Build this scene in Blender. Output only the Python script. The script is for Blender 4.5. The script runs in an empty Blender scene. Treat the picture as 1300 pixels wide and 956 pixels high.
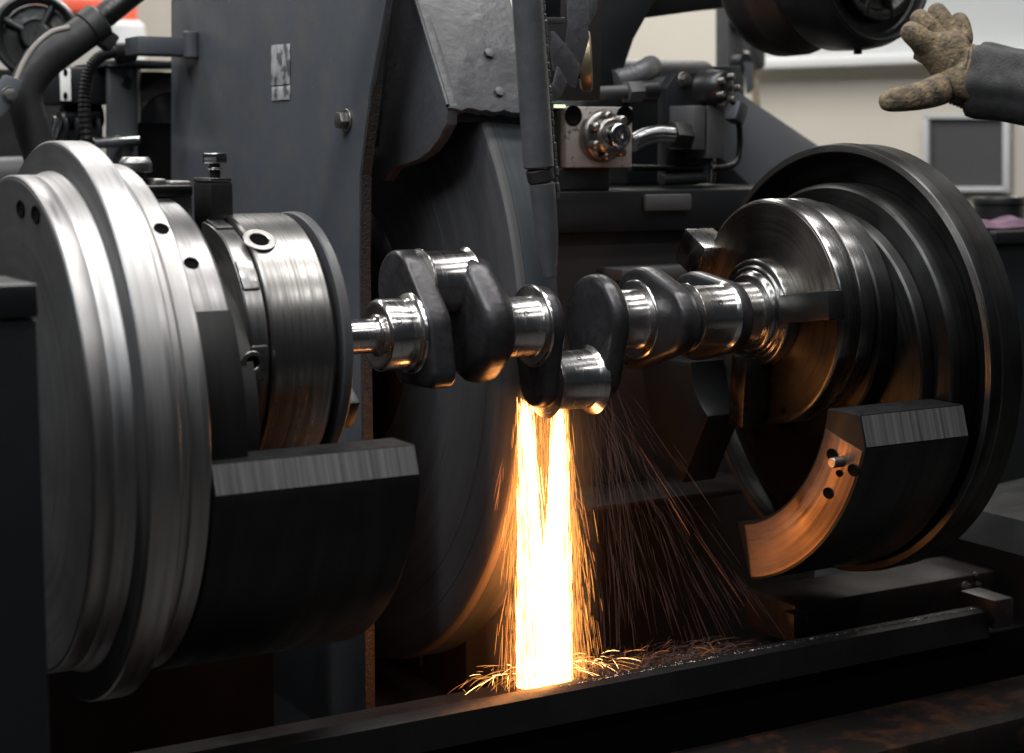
import bpy, bmesh, math, random
from math import sin, cos, pi, radians, atan2, sqrt
from mathutils import Vector, Matrix, Euler, Quaternion

random.seed(7)
SC = bpy.context.scene
COL = SC.collection

# ------------------------------------------------------------------ camera
F, CX, CY, HOR, TH = 2150.0, 650.0, 433.0, 190.0, radians(30.5)   # focal length and principal point in photo pixels
PITCH = math.atan((CY - HOR) / F)
FH = Vector((sin(TH), cos(TH), 0)); RT = Vector((cos(TH), -sin(TH), 0))
FW = FH * cos(PITCH) + Vector((0, 0, -sin(PITCH))); UP = RT.cross(FW)
CAM = Vector((-1.25717, -2.13426, 0.34432))
cd = bpy.data.cameras.new('camera'); cam = bpy.data.objects.new('camera', cd); COL.objects.link(cam)
cam.matrix_world = Matrix((( RT.x, UP.x, -FW.x, CAM.x), (RT.y, UP.y, -FW.y, CAM.y), (RT.z, UP.z, -FW.z, CAM.z), (0, 0, 0, 1)))
cd.sensor_width = 36; cd.lens = 36 * F / 1300; cd.shift_y = -(478 - CY) / 1300
cd.clip_start = .05; cd.clip_end = 200
cd.dof.use_dof = True; cd.dof.focus_distance = 2.52; cd.dof.aperture_fstop = 4.0
SC.camera = cam

# ------------------------------------------------------------------ world, lamps, exposure
W = bpy.data.worlds.new('World'); SC.world = W; W.use_nodes = True
W.node_tree.nodes['Background'].inputs[0].default_value = (.75, .85, 1, 1)
W.node_tree.nodes['Background'].inputs[1].default_value = .02
SC.view_settings.view_transform = 'Standard'; SC.view_settings.look = 'None'
SC.view_settings.exposure = 0; SC.view_settings.gamma = 1
SC.cycles.use_denoising = True
SC.cycles.max_bounces = 6; SC.cycles.sample_clamp_indirect = 4

def area(name, loc, target, sx, sy, power, color=(1, .98, .95)):
    l = bpy.data.lights.new(name, 'AREA'); l.shape = 'RECTANGLE'; l.size = sx; l.size_y = sy; l.energy = power; l.color = color
    o = bpy.data.objects.new(name, l); COL.objects.link(o); o.location = loc
    o.rotation_euler = (Vector(target) - Vector(loc)).to_track_quat('-Z', 'Y').to_euler()
    return o
# fluorescent tube rows under the hall roof, three added fill lamps at the back, and a pale window band behind the photographer
area('overhead_light', (-.3, .1, 3.0), (-.3, .1, 0), 4.5, .35, 120, (1, .985, .96))
area('overhead_light', (-.3, -1.2, 3.0), (-.3, -.2, 0), 5.0, .3, 46, (1, .985, .96))
area('overhead_light', (-.3, -2.6, 2.9), (-.3, -.4, 0), 5.0, .22, 28, (1, .985, .96))
area('window_band', (-2.2, -5.0, 3.2), (0, 0, .2), 4.0, .8, 14, (.86, .93, 1))
area('window_band', (-3.0, -1.1, 3.1), (-.3, .3, .3), 2.6, 1.0, 82, (.9, .95, 1))
area('overhead_light', (-.3, 2.6, 2.5), (-.2, 0, 0), 4.5, .5, 70, (1, .985, .96))  # added lamp; brightens the tops of the discs and the crankshaft
area('overhead_light', (3.6, 3.3, 3.4), (3.9, 4.2, .8), 3.5, 1.4, 700, (1, .985, .96))  # added lamp that brightens the cream wall
area('overhead_light', (-.3, 3.4, 3.0), (-.2, 5.5, .8), 2.5, .8, 110, (1, .985, .96))  # added lamp that brightens the back wall

# ------------------------------------------------------------------ reading places off the photograph (ray meets a real plane or cylinder)
def ray(x, y): return FW + RT * ((x - CX) / F) + UP * ((CY - y) / F)
def onX(x, y, X): d = ray(x, y); return CAM + d * ((X - CAM.x) / d.x)
def onY(x, y, Y): d = ray(x, y); return CAM + d * ((Y - CAM.y) / d.y)
def onZ(x, y, Z): d = ray(x, y); return CAM + d * ((Z - CAM.z) / d.z)
def onD(x, y, D): return CAM + ray(x, y) * D
def oncyl(x, y, y0, z0, R):
    d = ray(x, y); oy, oz = CAM.y - y0, CAM.z - z0
    a = d.y * d.y + d.z * d.z; b = 2 * (oy * d.y + oz * d.z); c = oy * oy + oz * oz - R * R
    t = (-b - sqrt(max(b * b - 4 * a * c, 0))) / (2 * a)
    return CAM + d * t

# ------------------------------------------------------------------ materials
MATS = {}
def base_mat(name):
    m = bpy.data.materials.new(name); m.use_nodes = True; MATS[name] = m
    nt = m.node_tree; return m, nt, nt.nodes['Principled BSDF']
def N(nt, t, **kw):
    n = nt.nodes.new(t)
    for k, v in kw.items(): setattr(n, k, v)
    return n
def ramp(nt, fac, stops):
    r = N(nt, 'ShaderNodeValToRGB'); e = r.color_ramp.elements
    while len(e) < len(stops): e.new(.5)
    for el, (p, c) in zip(e, stops):
        el.position = p; el.color = (c[0], c[1], c[2], 1) if hasattr(c, '__len__') else (c, c, c, 1)
    nt.links.new(fac, r.inputs[0]); return r.outputs[0]
def mul(c, k): return tuple(x * k for x in c)

def turned(name, col, rough, metal=1.0, contrast=.35, freq=150, aniso=.6, bump=.03, grime=.25):
    """lathe-turned or brushed metal: fine grooves running round the local X axis, with smudges"""
    m, nt, b = base_mat(name); L = nt.links.new
    tc = N(nt, 'ShaderNodeTexCoord'); sp = N(nt, 'ShaderNodeSeparateXYZ'); L(tc.outputs['Object'], sp.inputs[0])
    at = N(nt, 'ShaderNodeMath', operation='ARCTAN2'); L(sp.outputs['Y'], at.inputs[0]); L(sp.outputs['Z'], at.inputs[1])
    cb = N(nt, 'ShaderNodeCombineXYZ'); L(sp.outputs['Y'], cb.inputs[0]); L(sp.outputs['Z'], cb.inputs[1])
    ln = N(nt, 'ShaderNodeVectorMath', operation='LENGTH'); L(cb.outputs[0], ln.inputs[0])
    def sc(o, k):
        q = N(nt, 'ShaderNodeMath', operation='MULTIPLY'); L(o, q.inputs[0]); q.inputs[1].default_value = k; return q.outputs[0]
    v = N(nt, 'ShaderNodeCombineXYZ'); L(sc(sp.outputs['X'], freq), v.inputs[0]); L(sc(ln.outputs['Value'], freq), v.inputs[1]); L(sc(at.outputs[0], 1.0), v.inputs[2])
    n1 = N(nt, 'ShaderNodeTexNoise'); n1.inputs['Scale'].default_value = 1.0; n1.inputs['Detail'].default_value = 3; n1.inputs['Roughness'].default_value = .55
    L(v.outputs[0], n1.inputs['Vector'])
    n2 = N(nt, 'ShaderNodeTexNoise'); n2.inputs['Scale'].default_value = 14; n2.inputs['Detail'].default_value = 4
    L(tc.outputs['Object'], n2.inputs['Vector'])
    c1 = ramp(nt, n1.outputs[0], [(.3, mul(col, 1 - contrast)), (.7, mul(col, 1 + contrast * .4))])
    c2 = ramp(nt, n2.outputs[0], [(.35, (1 - grime,) * 3), (.62, (1, 1, 1))])
    mx = N(nt, 'ShaderNodeMix', data_type='RGBA', blend_type='MULTIPLY'); mx.inputs[0].default_value = 1
    L(c1, mx.inputs[6]); L(c2, mx.inputs[7]); L(mx.outputs[2], b.inputs['Base Color'])
    r1 = ramp(nt, n1.outputs[0], [(.3, rough * 1.35), (.7, rough * .8)]); L(r1, b.inputs['Roughness'])
    b.inputs['Metallic'].default_value = metal; b.inputs['Anisotropic'].default_value = aniso; b.inputs['Anisotropic Rotation'].default_value = .25
    tg = N(nt, 'ShaderNodeTangent', direction_type='RADIAL', axis='X'); L(tg.outputs[0], b.inputs['Tangent'])
    bp = N(nt, 'ShaderNodeBump'); bp.inputs['Strength'].default_value = bump; bp.inputs['Distance'].default_value = .002
    L(n1.outputs[0], bp.inputs['Height']); L(bp.outputs[0], b.inputs['Normal'])
    return m

def coated(name, col, rough, metal=0.0, var=.3, scale=9, bump=.15, bscale=90, dist=.002, spec=.5, second=None, sec_at=(.56, .68), coat=0.0, flecks=None):
    """paint, rubber, cast iron: colour mottling, uneven gloss and fine relief; 'second' adds patches of wear, dirt or painted light"""
    m, nt, b = base_mat(name); L = nt.links.new
    tc = N(nt, 'ShaderNodeTexCoord')
    n1 = N(nt, 'ShaderNodeTexNoise'); n1.inputs['Scale'].default_value = scale; n1.inputs['Detail'].default_value = 6; n1.inputs['Roughness'].default_value = .6
    n2 = N(nt, 'ShaderNodeTexNoise'); n2.inputs['Scale'].default_value = bscale; n2.inputs['Detail'].default_value = 4
    L(tc.outputs['Object'], n1.inputs['Vector']); L(tc.outputs['Object'], n2.inputs['Vector'])
    c = ramp(nt, n1.outputs[0], [(.3, mul(col, 1 - var)), (.7, mul(col, 1 + var))])
    if flecks:
        n4 = N(nt, 'ShaderNodeTexNoise'); n4.inputs['Scale'].default_value = 95; n4.inputs['Detail'].default_value = 3
        L(tc.outputs['Object'], n4.inputs['Vector'])
        f4 = ramp(nt, n4.outputs[0], [(.70, 0.0), (.745, 1.0)])
        m4 = N(nt, 'ShaderNodeMix', data_type='RGBA'); L(f4, m4.inputs[0]); L(c, m4.inputs[6]); m4.inputs[7].default_value = (*flecks, 1); c = m4.outputs[2]
    if second:
        n3 = N(nt, 'ShaderNodeTexNoise'); n3.inputs['Scale'].default_value = scale * 2.7; n3.inputs['Detail'].default_value = 8; n3.inputs['Roughness'].default_value = .65
        L(tc.outputs['Object'], n3.inputs['Vector'])
        f = ramp(nt, n3.outputs[0], [(sec_at[0], 0.0), (sec_at[1], 1.0)])
        mx = N(nt, 'ShaderNodeMix', data_type='RGBA'); L(f, mx.inputs[0]); L(c, mx.inputs[6]); mx.inputs[7].default_value = (*second, 1); c = mx.outputs[2]
    L(c, b.inputs['Base Color'])
    L(ramp(nt, n1.outputs[0], [(.3, min(rough * 1.25, 1)), (.7, rough * .8)]), b.inputs['Roughness'])
    b.inputs['Metallic'].default_value = metal; b.inputs['Specular IOR Level'].default_value = spec
    b.inputs['Coat Weight'].default_value = coat; b.inputs['Coat Roughness'].default_value = .2
    bp = N(nt, 'ShaderNodeBump'); bp.inputs['Strength'].default_value = bump; bp.inputs['Distance'].default_value = dist
    L(n2.outputs[0], bp.inputs['Height']); L(bp.outputs[0], b.inputs['Normal'])
    return m

def glow(name, col, strength, sample=True):
    m = bpy.data.materials.new(name); m.use_nodes = True; MATS[name] = m
    nt = m.node_tree; nt.nodes.clear()
    e = N(nt, 'ShaderNodeEmission'); e.inputs[0].default_value = (*col, 1); e.inputs[1].default_value = strength
    o = N(nt, 'ShaderNodeOutputMaterial'); nt.links.new(e.outputs[0], o.inputs[0])
    m.cycles.emission_sampling = 'AUTO' if sample else 'NONE'
    return m

turned('bright_steel', (.45, .44, .437), .40, contrast=.16, grime=.08, aniso=.35, bump=.006, freq=120)
turned('hub_steel', (.30, .29, .29), .38, contrast=.4)
turned('grey_steel', (.40, .39, .385), .33, contrast=.45)
turned('chuck_steel', (.50, .48, .46), .30, contrast=.55, freq=210, aniso=.4, bump=.02)
turned('dark_steel', (.07, .07, .07), .40, contrast=.5, grime=.4)
turned('face_steel', (.062, .062, .064), .55, metal=.3, contrast=.12, freq=80, aniso=.2)
turned('blued_face', (.15, .135, .12), .42, contrast=.5, grime=.5)
turned('ground_steel', (.80, .78, .76), .21, contrast=.22, freq=260, grime=.08, bump=.03)
turned('ground_flange', (.45, .44, .43), .24, contrast=.4, freq=200)
turned('abrasive', (.040, .040, .044), .85, metal=0, contrast=.3, freq=34, aniso=0, bump=.35, grime=.15)
turned('abrasive_band', (.070, .068, .070), .6, metal=0, contrast=.2, freq=60, aniso=0, bump=.2, grime=.1)
turned('abrasive_rim', (.034, .041, .047), .6, metal=0, contrast=.2, freq=60, aniso=0, bump=.2, grime=.1)
coated('forged_iron', (.040, .038, .042), .30, metal=.45, var=.4, scale=18, bump=.28, bscale=95, dist=.002, spec=.6, second=(.020, .018, .017), sec_at=(.45, .75))
turned('weight_iron', (.0105, .0105, .011), .40, metal=.25, contrast=.7, freq=45, aniso=0, bump=.08, grime=.5)
coated('slate_paint', (.064, .071, .082), .36, var=.16, scale=5, bump=.12, bscale=60, second=(.085, .085, .082), sec_at=(.5, .75), flecks=(.16, .165, .17))
coated('guard_paint', (.066, .067, .073), .42, var=.18, scale=14, bump=.6, bscale=55, dist=.003, second=(.045, .045, .048), sec_at=(.55, .7), flecks=(.15, .15, .155))
coated('black_paint', (.008, .009, .0105), .36, var=.3, scale=10, bump=.1, bscale=60)
coated('pipe_paint', (.068, .069, .075), .30, var=.2, scale=20, bump=.5, bscale=60, dist=.002)
coated('black_iron', (.012, .011, .011), .5, var=.4, scale=10, bump=.2, bscale=60, second=(.028, .016, .010), sec_at=(.55, .75))
coated('bed_iron', (.010, .0075, .0065), .42, var=.5, scale=12, bump=.4, bscale=70, second=(.026, .011, .006), sec_at=(.52, .72))
coated('rail_iron', (.010, .010, .011), .42, var=.4, scale=14, bump=.25, bscale=70, spec=.35)
coated('bed_orange', (.007, .005, .0045), .6, var=.5, scale=6, bump=.4, bscale=70, spec=.2, second=(.05, .017, .007), sec_at=(.48, .66))  # orange patches stand in for spark light on dark iron
coated('rubber', (.013, .013, .014), .55, var=.3, scale=20, bump=.25, bscale=120)
coated('seal_rubber', (.012, .010, .009), .7, var=.6, scale=160, bump=1.0, bscale=320, dist=.004)
coated('grey_paint', (.17, .18, .20), .5, var=.08, scale=6, bump=.05)
coated('mid_paint', (.055, .056, .060), .45, var=.2, scale=12, bump=.15)
coated('bare_plate', (.46, .42, .40), .42, metal=.55, var=.14, scale=18, bump=.1, second=(.12, .075, .06), sec_at=(.58, .66))
coated('bolt_steel', (.22, .21, .20), .34, metal=.9, var=.4, scale=50, bump=.2)
coated('hose_metal', (.22, .22, .225), .22, metal=1, var=.3, scale=40, bump=.3, bscale=50)
coated('chrome', (.55, .55, .55), .15, metal=1, var=.3, scale=40, bump=.3, bscale=50)
coated('brass', (.36, .30, .20), .38, metal=.8, var=.25, scale=30)
coated('wall_paint', (.66, .61, .52), .7, var=.05, scale=1.5, bump=.05)
coated('white_sill', (.74, .74, .72), .6, var=.04, scale=3, bump=.05)
coated('cabinet_paint', (.50, .51, .51), .5, var=.05, scale=3, bump=.03)
coated('dark_screen', (.055, .055, .058), .55, var=.1, scale=30, bump=.05)
coated('red_paint', (.55, .07, .03), .5, var=.2, scale=8)
coated('hall_wall', (.33, .32, .30), .8, var=.12, scale=1.2)
coated('floor_concrete', (.05, .047, .045), .6, var=.3, scale=3)
coated('wood', (.42, .34, .24), .6, var=.25, scale=20)
coated('purple_cloth', (.20, .12, .175), .85, var=.25, scale=30, bump=.4, bscale=150)
coated('glove_cloth', (.175, .13, .075), .9, var=.55, scale=22, bump=1.0, bscale=170, dist=.004, second=(.05, .042, .034), sec_at=(.42, .66))
coated('sleeve_cloth', (.045, .045, .047), .9, var=.25, scale=40, bump=.8, bscale=420, dist=.003)
coated('skin', (.45, .28, .2), .5)
coated('cable_grey', (.22, .20, .18), .6)
# metal plate with worn print
m, nt, b = base_mat('worn_plate')
tc = N(nt, 'ShaderNodeTexCoord'); n = N(nt, 'ShaderNodeTexNoise'); n.inputs['Scale'].default_value = 42; n.inputs['Detail'].default_value = 4
nt.links.new(tc.outputs['Object'], n.inputs['Vector'])
nt.links.new(ramp(nt, n.outputs[0], [(.44, (.12, .125, .13)), (.53, (.42, .43, .44)), (.7, (.55, .55, .55))]), b.inputs['Base Color'])
b.inputs['Roughness'].default_value = .45; b.inputs['Metallic'].default_value = .3
glow('spark_core', (1, .30, .06), 26)
glow('spark_hot', (1, .50, .17), 9, False)
glow('spark_warm', (1, .37, .075), 1.7, False)
glow('spark_red', (1, .30, .07), .85, False)
glow('spark_mist', (.80, .42, .34), .12, False)
glow('lamp_green', (.75, 1, .55), 1.6, False)

# ------------------------------------------------------------------ mesh building
def link(o): COL.objects.link(o); return o
class MB:
    """collects shapes in world coordinates; build() makes them ONE mesh object"""
    def __init__(s): s.bm = bmesh.new()
    def _add(s, tmp, M=None):
        if M is not None: bmesh.ops.transform(tmp, matrix=M, verts=tmp.verts)
        me = bpy.data.meshes.new('t'); tmp.to_mesh(me); tmp.free(); s.bm.from_mesh(me); bpy.data.meshes.remove(me); return s
    def box(s, c, size, rot=(0, 0, 0), bev=.002, seg=2):
        t = bmesh.new(); bmesh.ops.create_cube(t, size=1)
        for v in t.verts: v.co = Vector((v.co.x * size[0], v.co.y * size[1], v.co.z * size[2]))
        if bev: bmesh.ops.bevel(t, geom=t.edges[:], offset=bev, segments=seg, profile=.5, affect='EDGES')
        return s._add(t, Matrix.Translation(c) @ Euler(rot).to_matrix().to_4x4())
    def span(s, a, b, bev=.002):
        a, b = Vector(a), Vector(b)
        return s.box((a + b) / 2, [abs(b[i] - a[i]) for i in range(3)], bev=bev)
    def lathe(s, prof, c=(0, 0, 0), axis=(1, 0, 0), n=96, ch=.0015):
        """profile of (along, radius), turned about the axis through c; corners get a small chamfer"""
        p = []
        for i, q in enumerate(prof):
            q = Vector(q)
            if 0 < i < len(prof) - 1 and ch and q[1] > 0:
                a, b = Vector(prof[i - 1]), Vector(prof[i + 1]); la, lb = (a - q).length, (b - q).length
                if la > 1e-6 and lb > 1e-6 and abs((a - q).normalized().dot((b - q).normalized())) < .94:
                    k = min(ch, la * .4, lb * .4); p += [q + (a - q).normalized() * k, q + (b - q).normalized() * k]; continue
            p.append(q)
        t = bmesh.new(); rings = []
        for q in p:
            if q[1] < 1e-6: rings.append([t.verts.new((q[0], 0, 0))])
            else: rings.append([t.verts.new((q[0], q[1] * sin(2 * pi * k / n), q[1] * cos(2 * pi * k / n))) for k in range(n)])
        for A, B in zip(rings, rings[1:]):
            for k in range(n):
                l = (k + 1) % n
                if len(A) == 1 and len(B) == 1: continue
                if len(A) == 1: t.faces.new((A[0], B[l], B[k]))
                elif len(B) == 1: t.faces.new((A[k], A[l], B[0]))
                else: t.faces.new((A[k], A[l], B[l], B[k]))
        bmesh.ops.recalc_face_normals(t, faces=t.faces[:])
        R = Vector((1, 0, 0)).rotation_difference(Vector(axis).normalized()).to_matrix().to_4x4()
        return s._add(t, Matrix.Translation(c) @ R)
    def cyl(s, a, b, r, n=32, ch=.001):
        a, b = Vector(a), Vector(b); l = (b - a).length
        return s.lathe([(0, 0), (0, r), (l, r), (l, 0)], a, b - a, n, ch)
    def prism(s, pts, vec, bev=0, seg=2):
        t = bmesh.new(); vec = Vector(vec); A = [t.verts.new(p) for p in pts]; B = [t.verts.new(Vector(p) + vec) for p in pts]
        n = len(A); t.faces.new(A); t.faces.new(B[::-1])
        for i in range(n): t.faces.new((A[i], B[i], B[(i + 1) % n], A[(i + 1) % n]))
        bmesh.ops.recalc_face_normals(t, faces=t.faces[:])
        if bev:
            caps = [e for e in t.edges if len(e.link_faces) == 2 and any(len(f.verts) == n and n != 4 for f in e.link_faces)] if n > 4 else t.edges[:]
            bmesh.ops.bevel(t, geom=caps, offset=bev, segments=seg, profile=.5, affect='EDGES')
        return s._add(t)
    def tube(s, pts, r, n=12, smooth=8, ribs=0):
        pts = [Vector(p) for p in pts]
        if smooth and len(pts) > 2:
            q = []; P = [pts[0] * 2 - pts[1]] + pts + [pts[-1] * 2 - pts[-2]]
            for i in range(1, len(P) - 2):
                for k in range(smooth):
                    t = k / smooth; a, b, c, d = P[i - 1], P[i], P[i + 1], P[i + 2]
                    q.append(.5 * ((2 * b) + (c - a) * t + (2 * a - 5 * b + 4 * c - d) * t * t + (3 * b - a - 3 * c + d) * t ** 3))
            pts = q + [pts[-1]]
        t = bmesh.new(); rings = []; up = Vector((.31, .2, .93))
        for i, p in enumerate(pts):
            d = (pts[min(i + 1, len(pts) - 1)] - pts[max(i - 1, 0)]).normalized()
            u = (up - d * up.dot(d)).normalized(); w = d.cross(u)
            rr = (r(i / (len(pts) - 1)) if callable(r) else r) * (1 if not ribs or i % 2 else ribs)
            rings.append([t.verts.new(p + (u * cos(2 * pi * k / n) + w * sin(2 * pi * k / n)) * rr) for k in range(n)])
        for A, B in zip(rings, rings[1:]):
            for k in range(n): t.faces.new((A[k], A[(k + 1) % n], B[(k + 1) % n], B[k]))
        t.faces.new(rings[0][::-1]); t.faces.new(rings[-1])
        bmesh.ops.recalc_face_normals(t, faces=t.faces[:])
        return s._add(t)
    def sector(s, x0, x1, r0, r1, a0, a1, n=48, y0=0, z0=0, bev=.002):
        """part of a ring about the X axis; angles counted from +Y towards +Z in degrees"""
        P = [(x0, y0 + r1 * cos(radians(a0 + (a1 - a0) * k / n)), z0 + r1 * sin(radians(a0 + (a1 - a0) * k / n))) for k in range(n + 1)]
        P += [(x0, y0 + r0 * cos(radians(a1 + (a0 - a1) * k / n)), z0 + r0 * sin(radians(a1 + (a0 - a1) * k / n))) for k in range(n + 1)]
        return s.prism(P, (x1 - x0, 0, 0), bev)
    def mesh(s, name, origin=(0, 0, 0), angle=32):
        bmesh.ops.translate(s.bm, vec=-Vector(origin), verts=s.bm.verts)
        me = bpy.data.meshes.new(name); s.bm.to_mesh(me); s.bm.free()
        me.shade_smooth(); me.set_sharp_from_angle(angle=radians(angle)); return me
    def build(s, name, mat, parent=None, origin=None, angle=32, label=None):
        base = world_loc(parent); o3 = Vector(origin) if origin is not None else base
        me = s.mesh(name, o3, angle); me.materials.append(MATS[mat])
        o = link(bpy.data.objects.new(name, me)); o.parent = parent; o.location = o3 - base
        if label: o['label'] = label
        return o
def world_loc(o):
    v = Vector((0, 0, 0))
    while o is not None: v = v + o.location; o = o.parent
    return v
def thing(name, label, cat, loc, group=None):
    o = link(bpy.data.objects.new(name, None)); o.location = loc; o.empty_display_size = .05
    return tag(o, label, cat, group)
def tag(o, label, cat, group=None, kind=None):
    if label: o['label'] = label
    if cat: o['category'] = cat
    if group: o['group'] = group
    if kind: o['kind'] = kind
    return o
def inst(name, me, parent, loc, axis=None, spin=0, scale=(1, 1, 1)):
    """another copy of a small shared mesh (bolt, socket) whose own axis is X"""
    o = link(bpy.data.objects.new(name, me)); o.parent = parent; o.location = Vector(loc) - world_loc(parent); o.scale = scale
    if axis is not None:
        o.rotation_mode = 'QUATERNION'
        o.rotation_quaternion = Vector((1, 0, 0)).rotation_difference(Vector(axis).normalized()) @ Quaternion((1, 0, 0), spin)
    return o

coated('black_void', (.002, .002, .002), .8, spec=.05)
# shared small meshes, axis X, base at 0
def hexbolt(r, h, washer=True):
    m = MB()
    if washer: m.lathe([(0, 0), (0, r * 1.45), (r * .28, r * 1.45), (r * .28, 0)], n=24, ch=r * .06)
    x = r * .28 if washer else 0
    m.prism([(x, r * 1.1 * cos(k * pi / 3), r * 1.1 * sin(k * pi / 3)) for k in range(6)], (h, 0, 0), bev=r * .12)
    return m
def share(mb, name, mat):
    me = mb.mesh(name); me.materials.append(MATS[mat]); return me
BOLT = share(hexbolt(.013, .014), 'hex_bolt', 'bolt_steel')
SBOLT = share(hexbolt(.008, .007, False), 'small_bolt', 'guard_paint')
SOCKET = share(MB().lathe([(0, 0), (0, .016), (.003, .016), (.003, .0095), (.0006, .0092), (.0006, 0)], n=28, ch=.0006), 'socket_screw', 'chuck_steel')
SOCKET.materials.append(MATS['black_void'])  # socket floor coloured black to stand in for shade in the recess
for f_ in SOCKET.polygons:
    if all(SOCKET.vertices[i].co.yz.length < .0097 and SOCKET.vertices[i].co.x > .0003 for i in f_.vertices): f_.material_index = 1
HOLE = share(MB().lathe([(0, 0), (0, .0105), (.0012, .0105), (.0012, .0075), (.0004, .0070), (.0004, 0)], n=24, ch=.0003), 'bore', 'black_void')  # raised black cap; the dark of a bore is put into its colour

Z1 = .085            # the crankshaft's main axis runs this far above the spindle axis (X axis)

# ================================================================== SETTING
def slab(name, a, b, mat): return tag(MB().span(a, b, .004).build(name, mat), None, None, kind='structure')
slab('floor', (-9, -9, -1.26), (14, 14, -1.25), 'floor_concrete')
# pale side wall of the hall on the right, running back at an angle
wd = Vector((sin(radians(-20)), cos(radians(-20)), 0)); wn = Vector((-wd.y, wd.x, 0))      # wn points to the machine
P0 = onD(1070, 190, 6.0)
def onW(x, y, off=0):
    d = ray(x, y); p = P0 + wn * off; return CAM + d * ((p - CAM).dot(wn) / d.dot(wn))
wc = P0 - wn * .05
wl = MB().box((wc.x + wd.x * 1.2, wc.y + wd.y * 1.2, .9), (9.5, .08, 4.4), (0, 0, atan2(wd.y, wd.x)), 0).build('wall', 'wall_paint'); tag(wl, None, None, kind='structure')
slab('back_wall', (-6, 6.4, -1.25), (3.2, 6.5, 4), 'hall_wall')

t = tag(thing('wall_ledge', 'white painted ledge running along the cream wall', 'ledge', onW(1070, 86)), None, None)
a, b = onW(1400, 72, .05), onW(930, 94, .05)
z = onW(1070, 85, .05).z
lb = MB().prism([Vector((a.x, a.y, z)) + wn * 0, Vector((b.x, b.y, z)), Vector((b.x, b.y, z + .035)), Vector((a.x, a.y, z + .035))], wn * .07, .004)
lb.build('shelf', 'white_sill', t)
up_ = MB().prism([Vector((a.x, a.y, z + .036)), Vector((b.x, b.y, z + .036)), Vector((b.x, b.y, z + .35)), Vector((a.x, a.y, z + .35))], -wn * .03, 0)
up_.build('upper_panel', 'cabinet_paint', t)
# dark board with a pale frame below the hand
c0 = onW(1228, 195, .02)
t = thing('wall_panel', 'dark grey panel in a white frame on the cream wall', 'panel', c0)
ha = [onW(1178, 148, .03), onW(1280, 148, .03), onW(1280, 240, .03), onW(1178, 240, .03)]
MB().prism(ha, -wn * .03).build('board', 'dark_screen', t)
def strip(p, q, w): 
    d = (q - p).normalized(); s = d.cross(wn).normalized() * w
    return MB().prism([p - s - d * w, p + s - d * w, q + s + d * w, q - s + d * w], wn * .022, .003)
for i, j in ((0, 1), (1, 2), (2, 3), (3, 0)): strip(ha[i], ha[j], .008 if i % 2 == 0 else .011).build('frame', 'cabinet_paint', t)

# pale cabinet and white door seen past the strut
t = thing('locker', 'pale grey locker standing far behind the hydraulic motor', 'locker', onY(887, 190, 4.2))
p, q = onY(846, 300, 4.2), onY(926, -20, 4.2)
MB().span((p.x, 4.2, -1.25), (q.x, 4.7, q.z), .01).build('body', 'cabinet_paint', t)
mid = onY(868, 60, 4.2)
MB().span((p.x + .02, 4.188, -1.1), (mid.x - .006, 4.198, q.z - .03), .004).build('door', 'cabinet_paint', t)
MB().span((mid.x + .006, 4.188, -1.1), (q.x - .02, 4.198, q.z - .03), .004).build('door', 'cabinet_paint', t)
t = thing('white_board', 'white upright panel between the black strut and the grey locker', 'panel', onY(825, 190, 5.2))
p, q = onY(770, 300, 5.2), onY(850, -30, 5.2)
MB().span((p.x, 5.2, p.z), (q.x, 5.24, q.z), .005).build('sheet', 'white_sill', t)
MB().span((p.x, 5.17, p.z - .05), (p.x + .05, 5.24, q.z), .005).build('frame', 'cabinet_paint', t)

# ================================================================== LEFT WORK HEAD (everything that spins together on the left spindle)
t = thing('work_head', 'large bright steel work head at left with stacked discs and a drum chuck', 'work head', (-.72, 0, 0), 'rotating work heads')
GL = t
MB().lathe([(-.72, 0), (-.72, .3132), (-.697, .3132), (-.6965, .3122), (-.696, .3132), (-.684, .3132), (-.674, .318), (-.671, .318), (-.671, 0)], ch=.0018, n=160).build('end_disc', 'bright_steel', t)
MB().lathe([(-.721, 0), (-.721, .308), (-.7195, .308), (-.7195, 0)], ch=.0004, n=128).build('end_face', 'face_steel', t)
MB().lathe([(-.671, .10), (-.671, .3555), (-.633, .3555), (-.633, .10)], ch=.002, n=192).build('main_disc', 'bright_steel', t)
MB().lathe([(-.6722, .3185), (-.6722, .3515), (-.671, .3515)], ch=.0, n=160).build('main_face', 'face_steel', t)
MB().lathe([(-.633, .10), (-.633, .3285), (-.6145, .3285), (-.6145, .10)], ch=.002, n=160).build('clamp_ring', 'bright_steel', t)
MB().lathe([(-.6135, .10), (-.6135, .3265), (-.588, .3265), (-.588, .2)], ch=.002, n=160).build('clamp_ring', 'bright_steel', t)
MB().lathe([(-.588, .1), (-.588, .285), (-.53, .285), (-.53, .19), (-.475, .19), (-.475, 0)], ch=.002, n=96).build('hub', 'hub_steel', t)
hb = oncyl(268, 396, 0, 0, .285); h0 = math.degrees(atan2(hb.z, hb.y)) % 360
MB().sector(-.587, -.529, .2855, .2875, h0, h0 + 140, bev=.0004).build('dark_band', 'weight_iron', t)  # black band laid on the hub in place of the dark recess
MB().lathe([(-.5295, .1905), (-.5295, .283), (-.5285, .283), (-.5285, .1905)], n=96, ch=0).build('recess_face', 'black_iron', t)
MB().lathe([(-.5275, .1905), (-.5275, .194), (-.476, .194), (-.476, .168)], n=96, ch=0).build('recess_sleeve', 'black_iron', t)
# two slots in the end face
for x, y in ((27, 265), (46, 272)):
    p = onX(x, y, -.721); inst('slot', HOLE, t, p + Vector((-.0006, 0, 0)), (-1, 0, 0), scale=(1, 1.0, 1.7))
    p2 = onX(x, y + 20, -.721)
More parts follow.
